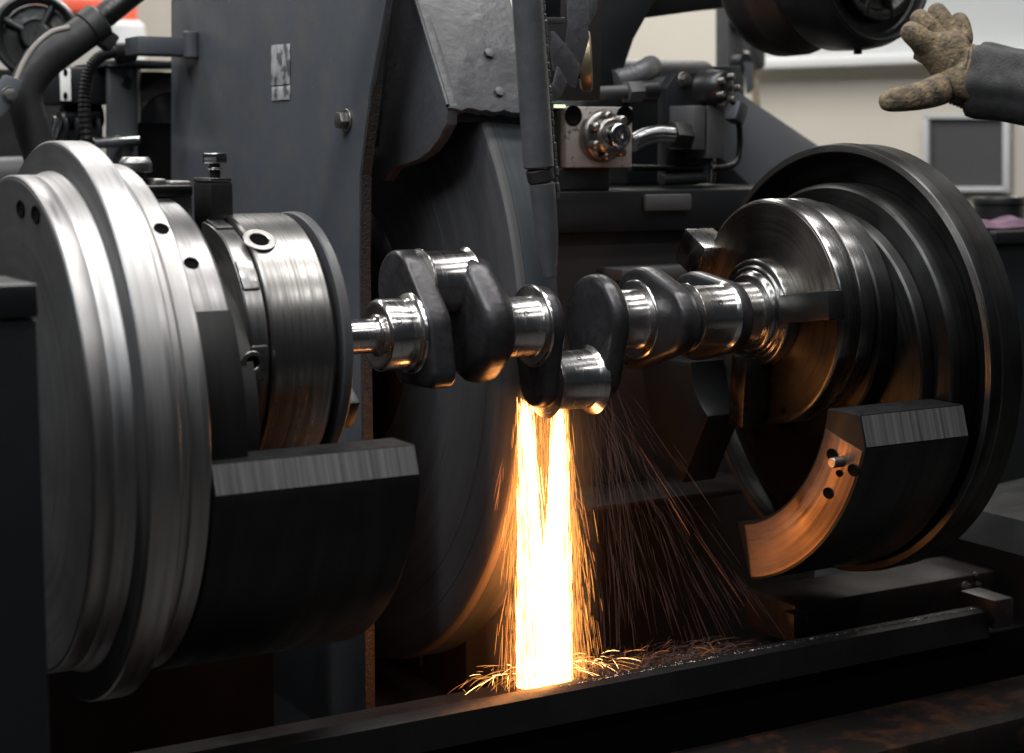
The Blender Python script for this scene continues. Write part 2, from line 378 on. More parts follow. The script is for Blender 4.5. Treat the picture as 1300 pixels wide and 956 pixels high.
# screws in the rings
for x, y, RR in ((205, 290, .3268), (243, 334, .285)):
    p = oncyl(x, y, 0, 0, RR); n_ = Vector((0, p.y, p.z)).normalized(); inst('bore', HOLE, t, p - n_ * .0004, n_, scale=(1, .9, .9))
# chuck
ch = MB().lathe([(-.448, 0), (-.448, .1745), (-.3625, .1745), (-.3625, .14), (-.366, .138), (-.366, 0)], (0, 0, Z1), n=128, ch=.003).build('chuck', 'chuck_steel', t, (-.40, 0, Z1))
MB().lathe([(-.476, 0), (-.476, .166), (-.4495, .166), (-.4495, 0)], (0, 0, Z1), n=96, ch=.002).build('backing_ring', 'grey_steel', t, (-.46, 0, Z1))
MB().lathe([(-.362, .05), (-.362, .15), (-.352, .15), (-.352, .176), (-.338, .176), (-.338, .05)], (0, 0, Z1), n=96, ch=.002).build('face_ring', 'mid_paint', t, (-.35, 0, Z1))
for x, y, s in ((329, 306, 1.35), (320, 460, .9)):
    p = oncyl(x, y, 0, Z1, .1745); n_ = Vector((0, p.y, p.z - Z1)).normalized()
    inst('socket_screw', SOCKET, ch, p, n_, scale=(1, s, s))
def radial_block(x0, x1, r0, r1, ang, w, mat, name, par, z0=Z1, bev=.003):
    """a block standing out from the spindle; angle counted from straight up towards the camera side"""
    a = radians(ang); u = Vector((0, -sin(a), cos(a))); v = Vector((0, cos(a), sin(a))) * (w / 2)
    c = Vector((x0, 0, z0))
    return MB().prism([c + u * r0 - v, c + u * r0 + v, c + u * r1 + v, c + u * r1 - v], (x1 - x0, 0, 0), bev).build(name, mat, par)
for a_ in range(0, 360, 40): radial_block(-.475, -.452, .150, .1685, a_ + 12, .045, 'grey_steel', 'ring_tooth', t)
# jaws that hold the shaft nose
radial_block(-.36, -.318, .03, .075, 130, .035, 'grey_steel', 'jaw', t)
radial_block(-.345, -.312, .07, .155, 125, .045, 'dark_steel', 'jaw', t)
radial_block(-.36, -.318, .03, .12, 8, .035, 'dark_steel', 'jaw', t)
radial_block(-.36, -.318, .03, .12, 250, .035, 'dark_steel', 'jaw', t)
# clamp blocks and studs on top of the hub
def stud(c, r, h0, h1, cap_r, cap_h, mat='dark_steel', capm='chrome', hexed=False):
    s_ = MB().cyl(c + Vector((0, 0, h0)), c + Vector((0, 0, h1)), r, 20).build('stud', mat, t)
    m_ = MB()
    if hexed: m_.prism([c + Vector((cap_r * cos(k * pi / 3 + .3), cap_r * sin(k * pi / 3 + .3), h1)) for k in range(6)], (0, 0, cap_h), .002)
    else: m_.lathe([(0, 0), (0, cap_r), (cap_h * .6, cap_r), (cap_h, cap_r * .8), (cap_h, 0)], c + Vector((0, 0, h1)), (0, 0, 1), 28, .001)
    m_.build('cap', capm, s_)
stud(Vector((-.556, .02, .27)), .013, 0, .045, .0215, .02, capm='grey_steel')
MB().box((-.512, -.005, .277), (.030, .05, .055), bev=.004).build('clamp_block', 'grey_steel', t)
MB().box((-.538, .0, .28), (.018, .05, .055), bev=.004).build('clamp_block', 'grey_steel', t)
MB().box((-.458, .0, .268), (.036, .042, .068), (0, 0, .25), bev=.004).build('clamp_block', 'weight_iron', t)
MB().box((-.458, .0, .305), (.035, .041, .006), (0, 0, .25), bev=.002).build('clamp_plate', 'chrome', t)
stud(Vector((-.455, .0, .300)), .007, 0, .026, .017, .014, capm='chrome', hexed=True)
MB().lathe([(0, 0), (0, .011), (.003, .011), (.003, 0)], (-.455, 0, .318), (0, 0, 1), 24, .0008).build('washer', 'chrome', t)
radial_block(-.60, -.50, .285, .300, 2, .06, 'dark_steel', 'clamp_base', t, 0)

# counterweight shell with a paler flat standing in for its spinning edge's bright smear
def cut_shell(x0, x1, r0, r1, a0, a1, ztop, zlow, parent):
    n = 64; P = []
    ya = -sqrt(r1 * r1 - zlow * zlow); s0 = math.degrees(atan2(zlow, ya)) % 360
    for k in range(n + 1):
        a_ = radians(s0 + (a1 - s0) * k / n); P.append((x0, r1 * cos(a_), r1 * sin(a_)))
    yi = -sqrt(max(r0 * r0 - ztop * ztop, 0)); e0 = math.degrees(atan2(ztop, yi)) % 360
    for k in range(n + 1):
        a_ = radians(a0 + (e0 - a0) * k / n); P.append((x0, r0 * cos(a_), r0 * sin(a_)))
    P.append((x0, ya + .014, ztop))
    w_ = MB().prism(P, (x1 - x0, 0, 0), .0025).build('counterweight', 'weight_iron', parent)
    d = Vector((0, .014, ztop - zlow)); nn = Vector((0, -(ztop - zlow), .014)).normalized() * .0015
    f0 = Vector((x0 + .003, ya, zlow)); f1 = f0 + d * .97
    MB().prism([f0 + d * .06, f1, f1 + Vector((x1 - x0 - .006, 0, 0)), f0 + d * .06 + Vector((x1 - x0 - .006, 0, 0))], nn, 0).build('bright_smear', 'grey_flat', w_)
    return w_
m, nt, b = base_mat('grey_flat')
tc = N(nt, 'ShaderNodeTexCoord'); mp = N(nt, 'ShaderNodeMapping'); mp.inputs['Scale'].default_value = (150, 3, 3); nz = N(nt, 'ShaderNodeTexNoise'); nz.inputs['Scale'].default_value = 1; nz.inputs['Detail'].default_value = 4
nt.links.new(tc.outputs['Object'], mp.inputs[0]); nt.links.new(mp.outputs[0], nz.inputs['Vector'])
nt.links.new(ramp(nt, nz.outputs[0], [(.3, (.06, .058, .06)), (.7, (.17, .165, .17))]), b.inputs['Base Color'])
b.inputs['Metallic'].default_value = .5; b.inputs['Roughness'].default_value = .5
cut_shell(-.587, -.321, .255, .3305, 352, 352, -.014, -.051, t)
radial_block(-.35, -.318, .19, .215, 150, .03, 'bolt_steel', 'lug', t, .0)

# ================================================================== RIGHT WORK HEAD
t = thing('work_head', 'dark steel work head at right with a wide rim disc and crescent counterweight', 'work head', (.68, 0, 0), 'rotating work heads')
MB().lathe([(.655, 0), (.655, .29), (.645, .325), (.622, .338), (.6165, .340), (.6165, .3535), (.636, .3555), (.640, .3535), (.682, .3535), (.682, 0)], n=192, ch=.002).build('rim_disc', 'dark_steel', t)
MB().lathe([(.6155, .3415), (.6155, .352), (.6165, .352)], n=160, ch=0).build('rim_face', 'grey_steel', t)
MB().lathe([(.603, 0), (.603, .285), (.614, .290), (.654, .290), (.654, 0)], n=128, ch=.003).build('step_disc', 'dark_steel', t)
MB().lathe([(.58, 0), (.58, .246), (.602, .250), (.602, 0)], n=128, ch=.003).build('step_disc', 'dark_steel', t)
MB().lathe([(.545, 0), (.545, .190), (.579, .192), (.579, 0)], (0, 0, Z1 * .8), n=128, ch=.003).build('backing_ring', 'dark_steel', t, (.56, 0, Z1))
turned('chuck_dark', (.40, .39, .38), .25, contrast=.6, freq=190, grime=.35)
ch = MB().lathe([(.4745, .10), (.4745, .1775), (.4785, .1815), (.512, .1815), (.514, .1795), (.516, .1815), (.544, .1815), (.544, .10)], (0, 0, Z1), n=160, ch=.0012).build('chuck', 'chuck_dark', t, (.5, 0, Z1))
MB().lathe([(.4735, 0), (.4735, .1755), (.4765, .1755), (.4765, 0)], (0, 0, Z1), n=128, ch=.0005).build('chuck_face', 'blued_face', t, (.47, 0, Z1))
for x, y in ((995, 522), (905, 470)):
    p = onX(x, y, .4735); inst('bore', HOLE, t, p - Vector((.0008, 0, 0)), (-1, 0, 0), scale=(1, .55, .55))
radial_block(.44, .50, .150, .215, -62, .062, 'chuck_dark', 'jaw', t, Z1)
radial_block(.425, .474, .07, .185, -176, .038, 'blued_face', 'jaw', t, Z1)
radial_block(.440, .4735, .075, .192, 82, .045, 'weight_iron', 'jaw', t, Z1)
MB().lathe([(.486, 0), (.486, .05), (.474, .05), (.474, 0)], (0, 0, Z1), n=64).build('driver', 'dark_steel', t)
coated('balance_paint', (.006, .0075, .0095), .55, var=.2, spec=.3)
w_ = cut_shell(.395, .60, .2467, .3385, 262, 258, -.035, -.083, t)
turned('crescent_face', (.24, .17, .13), .42, contrast=.35, freq=120)  # spark light on this face is put into its warm, paler colour
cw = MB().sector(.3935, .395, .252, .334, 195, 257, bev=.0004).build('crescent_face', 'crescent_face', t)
for x, y, s in ((1057, 577, .85), (1084, 597, .85), (1052, 626, .8), (1066, 601, .5)):
    p = onX(x, y, .3935); inst('bore', HOLE, t, p - Vector((.0008, 0, 0)), (-1, 0, 0), scale=(1, s, s * 1.3))
p = onX(1069, 586, .3935); MB().cyl(p, p + Vector((-.02, 0, 0)), .008, 20).build('stud', 'bolt_steel', t)
MB().sector(.40, .47, .10, .241, 300, 358, bev=.004).build('balance_block', 'balance_paint', t)

# ================================================================== CRANKSHAFT
t = thing('crankshaft', 'forged crankshaft with shining ground journals held between the two chucks', 'crankshaft', (.12, 0, Z1))
def jr(name, x0, x1, r, y, z, mat='ground_steel', fil=.004):
    c = (0, y, z)
    return MB().lathe([(x0, 0), (x0, r + fil * 1.4), (x0 + fil * .5, r + fil * .9), (x0 + fil * 1.4, r), (x1 - fil * 1.4, r), (x1 - fil * .5, r + fil * .9), (x1, r + fil * 1.4), (x1, 0)], c, n=96, ch=.0006).build(name, mat, t, ((x0 + x1) / 2, y, z))
MB().lathe([(-.33, 0), (-.33, .0245), (-.226, .0245), (-.224, .030), (-.221, .030)], (0, 0, Z1), n=64, ch=.001).build('nose', 'ground_steel', t, (-.27, 0, Z1))
MB().lathe([(-.222, 0), (-.222, .040), (-.2225, .042), (-.2225, .0475), (-.2185, .0512), (-.186, .0512), (-.184, .0502), (-.176, .0502), (-.173, .057), (-.168, .059), (-.168, 0)], (0, 0, Z1), n=96, ch=.0008).build('main_journal', 'ground_steel', t, (-.19, 0, Z1))
PIN = {1: (.034, Z1 + .066), 2: (0, 0), 3: (-.080, Z1 + .008)}
jr('crankpin', -.136, -.060, .047, *PIN[1]); jr('crankpin', .056, .139, .0445, *PIN[2], fil=.008); jr('crankpin', .255, .325, .047, *PIN[3])
jr('main_journal', -.038, .034, .045, 0, Z1); jr('main_journal', .150, .222, .047, 0, Z1); jr('main_journal', .352, .446, .049, 0, Z1)
for x, y, zc, r, px_, py_ in ((-.19, 0, Z1, .0512, 507, 408), (.005, 0, Z1, .045, 668, 398), (.10, 0, 0, .0445, 735, 455), (.29, PIN[3][0], PIN[3][1], .047, 915, 385)):
    p = oncyl(px_, py_, y, zc, r); n_ = Vector((0, p.y - y, p.z - zc)).normalized()
    inst('oil_hole', HOLE, t, p - n_ * .0006, n_, scale=(1, .36, .36))
def hull(circles, n=40):
    pts = [(y + r * cos(2 * pi * k / n), z + r * sin(2 * pi * k / n)) for y, z, r in circles for k in range(n)]
    pts = sorted(set((round(a, 5), round(b, 5)) for a, b in pts))
    def half(ps):
        h = []
        for p in ps:
            while len(h) > 1 and (h[-1][0] - h[-2][0]) * (p[1] - h[-2][1]) - (h[-1][1] - h[-2][1]) * (p[0] - h[-2][0]) <= 1e-9: h.pop()
            h.append(p)
        return h
    a, b = half(pts), half(pts[::-1]); h = a[:-1] + b[:-1]
    out = [h[0]]
    for p in h[1:]:
        if math.dist(p, out[-1]) > .003: out.append(p)
    return out
def web(x0, x1, circles, bev=.009):
    H = hull([(y, z + Z1, r) for y, z, r in circles])
    o = MB().prism([(x0, y, z) for y, z in H], (x1 - x0, 0, 0), bev, 3).build('web', 'forged_iron', t, ((x0 + x1) / 2, 0, Z1), angle=50); return o
web(-.168, -.129, [(.052, .060, .056), (-.048, -.052, .022), (.028, -.054, .024), (0, 0, .059)], .008)
web(-.086, -.030, [(.024, .040, .066), (-.010, .004, .069), (.0, -.026, .052)], .022)
web(.032, .060, [(0, 0, .059), (0, -.085, .038)], .009)
web(.134, .166, [(0, .000, .073), (0, -.068, .054)], .013)
web(.220, .258, [(0, .008, .073), (-.072, .004, .052), (.02, -.02, .06)], .010)
web(.322, .354, [(0, 0, .070), (-.072, .004, .056)], .010)
for x0, x1, r in ((.030, .036, .062), (.160, .168, .058), (.2165, .2215, .0615), (.349, .356, .060)):
    MB().lathe([(x0, 0), (x0, r - .004), (x0 + .002, r), (x1, r), (x1, 0)], (0, 0, Z1), n=80, ch=.0008).build('collar', 'ground_steel', t, (x0, 0, Z1))
MB().lathe([(.436, 0), (.436, .060), (.440, .064), (.446, .066), (.446, .0735), (.4485, .0745), (.4485, .083), (.451, .086), (.482, .086), (.482, 0)], (0, 0, Z1), n=112, ch=.0012).build('flange', 'ground_flange', t, (.46, 0, Z1))

# ================================================================== GRINDING WHEEL
RW, WY, WZ = .606, .661, .0247
t = thing('grinding_wheel', 'huge dark abrasive grinding wheel turning behind the crankshaft', 'grinding wheel', (.085, WY, WZ))
MB().lathe([(.046, .20), (.046, .40), (.0466, .4005), (.0466, .505), (.0474, .5056), (.0466, .5062), (.0466, .553), (.0474, .5536), (.0466, .5542), (.0466, .597), (.049, .6015), (.049, .20)], (0, WY, WZ), n=256, ch=0).build('abrasive_disc', 'abrasive', t)
MB().lathe([(.049, .40), (.049, .6017), (.056, .6055), (.064, .6058), (.0645, .6045), (.0645, .40)], (0, WY, WZ), n=320, ch=.0008).build('edge_band', 'abrasive_band', t)
MB().lathe([(.0646, .40), (.0646, .6046), (.067, .6055), (.117, .6055), (.122, .602), (.122, .40)], (0, WY, WZ), n=320, ch=.001).build('abrasive_rim', 'abrasive_rim', t)
MB().lathe([(.03, 0), (.03, .21), (.046, .23), (.122, .23), (.14, .2), (.14, 0)], (0, WY, WZ), n=96).build('hub', 'dark_steel', t)

# ================================================================== WHEEL GUARD
t = thing('wheel_guard', 'slate painted wheel guard with an upright side plate and a cast nose over the wheel', 'guard', (-.1, .7, -.6))
PX = -.1
side = [(217, -230), (520, -230), (503, -70), (490, 0), (470, 110), (456, 222), (455, 330), (459, 600), (461, 940), (217, 990)]
MB().prism([onX(x, y, PX) for x, y in side], (.010, 0, 0), .002).build('side_plate', 'slate_paint', t)
ed = [onX(x, y, PX) for x, y in ((470, 108), (456, 222), (455, 330), (459, 600), (461, 900))]
sb = MB()
pts = [p + Vector((.009, -.001, 0)) for p in ed]
for p, q in zip(pts, pts[1:]): sb.prism([p + Vector((-.0075, -.005, 0)), q + Vector((-.0075, -.005, 0)), q + Vector((-.0075, -.001, 0)), p + Vector((-.0075, -.001, 0))], (.017, 0, 0))
sb.build('edge_seal', 'seal_rubber', t)
o = inst('hex_bolt', BOLT, t, onX(441, 153, PX), (-1, 0, 0), .4)
# worn rating plate in two pieces
def plate(pts, th, mat, name):
    return MB().prism([onX(x, y, PX - .001) for x, y in pts], (-th, 0, 0), .0004).build(name, mat, t)
plate([(345, 57.5), (368.5, 55.5), (368.5, 107), (345, 109)], .0015, 'worn_plate', 'rating_plate')
plate([(345.5, 110.5), (368.5, 108.5), (368.5, 126.5), (345.5, 128)], .0015, 'worn_plate', 'rating_plate')
# sheet added to darken the cheek gap, then the guard's inner wall
MB().span((-.081, .50, .30), (-.021, .52, .9), .002).build('inner_dark_sheet', 'black_iron', t)
MB().span((.165, .62, -.62), (.18, 1.3, .7), .002).build('inner_dark_sheet', 'black_iron', t)
# cast nose: left cheek and sloping front sheet
CXN = -.02
cheek = [(508, -70), (503, -40), (489, 60), (483, 120), (478, 158), (482, 168), (481, 184), (473, 191), (469, 205), (467, 222), (487, 230), (499, 213), (514, 209), (530, 203), (545, 192), (557, 176), (566, 158), (568, 134), (548, 66), (527, 0), (505, -70)]
cheek = [(x, y) for x, y in cheek]
cheek[-1] = (504.9, -70); cheek[0] = (500, -70); 
cheek = cheek[:-1] + [(506, -70)]
MB().prism([onX(x, y, CXN) for x, y in cheek], (.02, 0, 0), .0025).build('cheek', 'guard_paint', t)
e1, e0 = onX(568, 134, CXN), onX(506, -70, CXN)
XR = .155
NB = 16
dn = (e0 - e1); nrm = Vector((0, dn.z, -dn.y)).normalized()
if nrm.y > 0: nrm = -nrm
fr = [e0 + Vector((.001, 0, 0)), e0 + Vector((XR - CXN, 0, 0))]
low = []
for k in range(NB + 1):
    f_ = k / NB
    low.append(e1 + Vector((.001 + (XR - CXN - .001) * f_, 0, 0)) + dn.normalized() * (-.004 - .010 * f_ + .0022 * sin(k * 2.3) + .0016 * sin(k * 5.1)))
MB().prism(fr + low[::-1], -nrm * .014, .0012).build('front_sheet', 'guard_paint', t)
MB().tube([e0 + nrm * .0005, (e0 + e1) / 2 + nrm * .0004, e1 + nrm * .0008], .0035, 8, 6).build('corner_weld', 'guard_paint', t)
def on_front(x, y):
    d = ray(x, y); return CAM + d * ((e1 - CAM).dot(nrm) / d.dot(nrm))
for x, y in ((620, 69), (633, 118)): inst('small_bolt', SBOLT, t, on_front(x, y) - nrm * .001, nrm, .2)
MB().span((e1.x + .003, e1.y + .016, e1.z - .025), (XR, e1.y + .05, e1.z + .0), .004).build('inner_lip', 'black_iron', t)
MB().span((.004, e1.y + .05, e1.z + .01), (XR, 1.1, e1.z + .03), .002).build('cover_roof', 'black_iron', t)
# bracket bar on the back edge of the side plate
ba = onX(245, 54, PX); p, q = onY(171, 69, ba.y), onY(244, 41, ba.y)
MB().span((p.x, ba.y - .02, p.z), (PX - .001, ba.y + .06, p.z + .034), .003).build('bracket_bar', 'slate_paint', t)
MB().cyl((PX - .012, ba.y - .021, p.z - .006), (PX - .012, ba.y - .021, p.z + .046), .015, 24, .003).build('bracket_boss', 'slate_paint', t)

# ================================================================== COOLANT PIPE
PY = .05
t = thing('coolant_pipe', 'painted grey coolant pipe tapering down to its nozzle above the crankshaft', 'pipe', onY(680, 150, PY))
a_, b_, c_, d_ = onY(666, -60, PY), onY(684, 214, PY), onY(688, 232, PY), onY(699, 352, PY)
MB().cyl(a_, b_, .0235, 40, .003).build('upper_pipe', 'pipe_paint', t)
MB().cyl(b_ + (c_ - b_) * -.1, c_, .0205, 40, .004).build('joint', 'black_iron', t)
MB().lathe([(0, 0), (0, .0195), ((d_ - c_).length * .55, .018), ((d_ - c_).length, .0105), ((d_ - c_).length, .007), ((d_ - c_).length - .03, .006), ((d_ - c_).length - .03, 0)], c_, d_ - c_, 40, .002).build('nozzle', 'pipe_paint', t)
# ragged weld bead down its right flank
wb = MB(); k_ = 26
for k in range(k_):
    f_ = k / (k_ - 1); p = onY(690 + 18 * f_ ** 1.1 + random.uniform(-1, 1), -10 + 258 * f_, PY); r = random.uniform(.002, .0042)
    wb.lathe([(-r * 2.4, 0), (-r * 1.4, r), (r * 1.4, r), (r * 2.4, 0)], p, (.07 + random.uniform(-.2, .2), 0, -1), 8, 0)
wb.build('weld_bead', 'guard_paint', t)

# bent sheet arms beside the pipe
t = thing('sheet_bracket', 'bent grey sheet metal arms beside the coolant pipe', 'bracket', onY(715, 60, .16))
def flat(pts, Y, th, mat, name, par, bev=.0008):
    return MB().prism([onY(x, y, Y) for x, y in pts], (0, th, 0), bev).build(name, mat, par)
flat([(720, -30), (744, -30), (748, 50), (738, 85), (733, 81), (718, 62), (723, 30)], .13, .006, 'guard_paint', 'arm', t)
flat([(699, 40), (704, 40), (720, 58), (738, 84), (731, 112), (724, 110), (717, 103), (704, 90), (700, 60)], .10, .006, 'guard_paint', 'plate', t)
flat([(682, 101), (690, 99), (703, 108), (709, 84), (721, 104), (713, 122), (699, 129), (690, 114)], .085, .006, 'guard_paint', 'tab', t)
flat([(676, -30), (684, -30), (684, 10), (680, 26), (676, 20)], .10, .02, 'guard_paint', 'tab', t)
flat([(685, -30), (712, -30), (712, 22), (685, 22)], .14, .02, 'black_paint', 'block', t)
flat([(684, 22), (718, 22), (716, 30), (686, 28)], .13, .03, 'mid_paint', 'edge', t)
flat([(748, -30), (759, -30), (759, 12), (750, 30), (747, 10)], .18, .02, 'mid_paint', 'strip', t)
flat([(688, -40), (766, -40), (762, 128), (688, 128)], .42, .02, 'black_iron', 'back_plate', t)
t = thing('sight_disc', 'dull brass edged disc half hidden behind the bent arms', 'disc', onY(735, 78, .24))
MB().lathe([(0, 0), (0, .046), (.012, .05), (.02, .05), (.02, 0)], onY(735, 78, .24), (.75, -.45, .05), 56, .003).build('disc', 'brass', t)
MB().lathe([(-.03, 0), (-.03, .03), (0, .03), (0, 0)], onY(735, 78, .24), (.75, -.45, .05), 40, .003).build('hub', 'black_paint', t)

# ================================================================== REAR TABLE AND WHAT STANDS ON IT
TY = .42
zt = onY(850, 241, TY).z
x0 = .17
t = thing('machine_table', 'long black machine table behind the crankshaft', 'table', (.8, .7, zt - .1))
MB().span((x0, TY, zt - .075), (.98, 1.1, zt), .004).build('top_slab', 'black_paint', t)
MB().span((x0, TY + .03, -.75), (.98, 1.05, zt - .0755), .004).build('front_wall', 'black_iron', t)
p, q = onY(815, 268, TY), onY(874, 246, TY)
MB().span((p.x, TY - .012, p.z), (q.x, TY - .002, q.z), .004).build('cover_plate', 'mid_paint', t)
p, q = onY(782, 357, TY - .03), onY(905, 336, TY - .03)
MB().span((p.x, TY - .05, p.z), (q.x, TY + .03, q.z), .003).build('guide_bar', 'mid_paint', t)
p, q = onY(700, 655, TY - .1), onY(968, 612, TY - .1)
MB().span((p.x, TY - .12, p.z), (q.x, TY + .03, q.z), .004).build('ledge', 'bed_iron', t)

# valve block with a star knob
BY = .42
t = thing('valve_block', 'bare steel valve block with a round star knob on a black base', 'valve', onY(760, 240, BY + .05))
p, q = onY(718.5, 213, BY), onY(803, 136, BY)
MB().span((p.x, BY, p.z), (q.x, BY + .11, q.z), .0025).build('block', 'bare_plate', t)
for x, y in ((727.5, 147), (793, 147.5)):
    inst('socket_screw', HOLE, t, onY(x, y, BY), (0, -1, 0), scale=(1.5, 1.75, 1.75))
for x, y in ((749, 144), (774, 143), (789, 168), (750, 170)):
    inst('rivet', SOCKET, t, onY(x, y, BY), (0, -1, 0), scale=(.8, .22, .22))
KC = onY(762, 173, BY); kn = MB()
kn.lathe([(0, 0), (0, .047), (.012, .047), (.022, .042), (.022, 0)], KC, (0, -1, 0), 56, .003)
K = kn.build('knob', 'bolt_steel', t)
lob = MB()
for k in range(7):
    a_ = k * 2 * pi / 7; c = KC + Vector((.036 * cos(a_), -.021, .036 * sin(a_)))
    lob.cyl(c, c + Vector((0, -.022, 0)), .0085, 16, .003)
lob.cyl(KC + Vector((0, -.02, 0)), KC + Vector((0, -.045, 0)), .0335, 40, .004)
lob.build('grip', 'bolt_steel', K)
MB().lathe([(.045, 0), (.045, .023), (.066, .023), (.069, .0205), (.069, .003), (.067, .002), (.067, 0)], KC, (0, -1, 0), 44, .001).build('cap', 'chrome', K)
MB().span((p.x - .012, BY + .01, zt), (q.x - .04, BY + .1, p.z), .004).build('base', 'black_paint', t)
MB().span((onY(700, 240, BY).x, BY + .012, zt), (p.x - .004, BY + .12, q.z + .006), .004).build('rear_block', 'black_paint', t)
t2 = thing('indicator_lamp', 'thin green lit indicator strip beside the valve block', 'lamp', onY(709, 134.5, BY - .01))
p_, q_ = onY(700, 136.5, BY - .01), onY(717.5, 133, BY - .01)
MB().span((p_.x, BY - .012, p_.z), (q_.x, BY - .002, q_.z), .001).build('lens', 'lamp_green', t2)
MB().span((p_.x - .002, BY - .001, p_.z - .003), (q_.x + .002, BY + .012, q_.z + .003), .001).build('holder', 'black_paint', t2)

# black tank added to keep the gap behind dark
t = thing('dark_filler', 'added black tank standing behind the valve block and ribbed metal hose', 'filler', onY(850, 238, .66))
a_, b_ = onY(796, 250, .74), onY(912, 122, .74)
MB().span((a_.x, .74, zt + .002), (b_.x, .95, b_.z), .006).build('body', 'black_paint', t)
MB().span((a_.x - .006, .735, b_.z), (b_.x + .006, .955, b_.z + .012), .003).build('lid', 'black_paint', t)
# hydraulic motor unit on the table
HY = .56
t = thing('hydraulic_unit', 'dark hydraulic motor unit with fittings and a mounting plate on the table', 'motor', onY(870, 238, HY))
flat([(846, 232), (846, 112), (858, 93), (906, 91), (906, 232)], HY, .03, 'black_paint', 'mounting_plate', t, .002)
c1 = onY(838, 128, HY + .03)
MB().lathe([(0, 0), (0, .085), (.01, .095), (.34, .095), (.345, .06), (.345, 0)], Vector((c1.x - .06, HY + .30, c1.z - .0)), (.93, -.1, .0), 64, .006).build('motor_drum', 'mid_paint', t)
MB().tube([onY(779, 104, HY + .1), onY(800, 99, HY + .1), onY(815, 92, HY + .1), onY(828, 84, HY + .12)], .022, 16, 5, 1.08).build('elbow', 'guard_paint', t)
MB().cyl(onY(716, 121, HY - .05), onY(795, 116, HY - .05), .0125, 24).build('pressure_pipe', 'mid_paint', t)
pn = onY(794, 117, HY - .05); qn = onY(812, 116, HY - .05); dx = (qn - pn)
MB().prism([pn + Vector((0, .022 * cos(k * pi / 3), .022 * sin(k * pi / 3))) for k in range(6)], dx, .002).build('hex_nut', 'mid_paint', t)
MB().cyl(qn, onY(832, 115, HY - .05), .019, 28, .002).build('coupling', 'black_paint', t)
for p, q, n_, m_ in (((880, 190), (896, 134), 'valve_half', 'mid_paint'), ((898, 201), (921, 134), 'valve_half', 'mid_paint')):
    a_, b_ = onY(*p, HY - .08), onY(*q, HY - .08); MB().span((a_.x, HY - .08, a_.z), (b_.x, HY + .0, b_.z), .0025).build(n_, m_, t)
pc = onY(892, 113, HY - .05)
plug = MB().lathe([(0, 0), (0, .034), (.02, .036), (.05, .03), (.06, .022), (.06, 0)], pc, (.25, -1, .1), 40, .004).build('plug', 'black_paint', t)
for k in range(5):
    a_ = k * 2 * pi / 5; c = pc + Vector((.022 * cos(a_) + .012, -.055, .022 * sin(a_)))
    MB().cyl(c, c + Vector((.004, -.015, .001)), .0065, 14, .002).build('plug_screw', 'bolt_steel', plug)
inst('hex_bolt', BOLT, t, onY(868, 101, HY), (0, -1, 0), scale=(.8, .8, .8))
MB().cyl(onY(898, 200, HY - .05), onY(897, 232, HY - .05), .010, 18).build('drain_stem', 'black_paint', t)
MB().lathe([(0, 0), (0, .015), (.008, .015), (.008, .009), (.014, .009), (.014, .013), (.022, .013), (.022, 0)], onY(898, 200, HY - .05), (0, 0, -1), 24).build('stem_nut', 'black_paint', t)
MB().cyl(onY(840, 229, HY - .05), onY(893, 226, HY - .05), .011, 20).build('short_pipe', 'black_paint', t)
t = thing('steel_hose', 'shiny ribbed metal hose running into the valve halves', 'hose', onY(840, 178, HY - .06))
MB().tube([onY(802, 182, HY - .06), onY(818, 174, HY - .06), onY(836, 170, HY - .06), onY(856, 171, HY - .06)], .0155, 18, 12, 1.10).build('hose', 'hose_metal', t)
a_, b_ = onY(852, 171, HY - .06), onY(872, 173, HY - .06)
MB().prism([a_ + Vector((0, .027 * cos(k * pi / 3), .027 * sin(k * pi / 3))) for k in range(6)], b_ - a_, .002).build('hose_nut', 'dark_steel', t)
MB().cyl(b_, onY(884, 174, HY - .06), .017, 24).build('hose_tail', 'dark_steel', t)
t = thing('bent_tube', 'thin bent steel oil tube looping round the right of the valve halves', 'tube', onY(935, 190, HY + .02))
MB().tube([onY(912, 104, HY), onY(925, 118, HY), onY(935, 140, HY), onY(939, 165, HY), onY(939, 190, HY), onY(934, 206, HY), onY(920, 213, HY), onY(880, 214, HY), onY(800, 213, HY)], .0062, 14, 8).build('tube', 'dark_steel', t)
MB().box(onY(935, 143, HY), (.03, .03, .04), (0, .4, .2), .003).build('tube_clamp', 'slate_paint', t)

t = thing('brace_plate', 'grey sloping triangular brace plate behind the right work head', 'plate', onY(990, 235, .85))
flat([(918, 96), (940, 118), (1085, 216), (1085, 245), (955, 245), (905, 200)], .85, .02, 'grey_paint', 'plate', t, .002)
flat([(912, 250), (912, 196), (963, 245)], .80, .03, 'black_paint', 'rib', t, .002)
flat([(905, 84), (940, 84), (946, 108), (930, 118), (905, 110)], .82, .02, 'slate_paint', 'corner', t, .002)

# inclined strut and overhead beam
t = thing('frame_strut', 'black inclined strut under a black overhead beam', 'frame', onY(790, 60, .7))
flat([(745, 118), (752, 40), (752, -40), (850, -40), (826, 12), (805, 50), (782, 118)], .66, .08, 'black_paint', 'strut', t, .004)
flat([(740, -60), (960, -60), (960, 6), (900, 12), (826, 22), (740, 30)], .72, .12, 'black_paint', 'beam', t, .004)

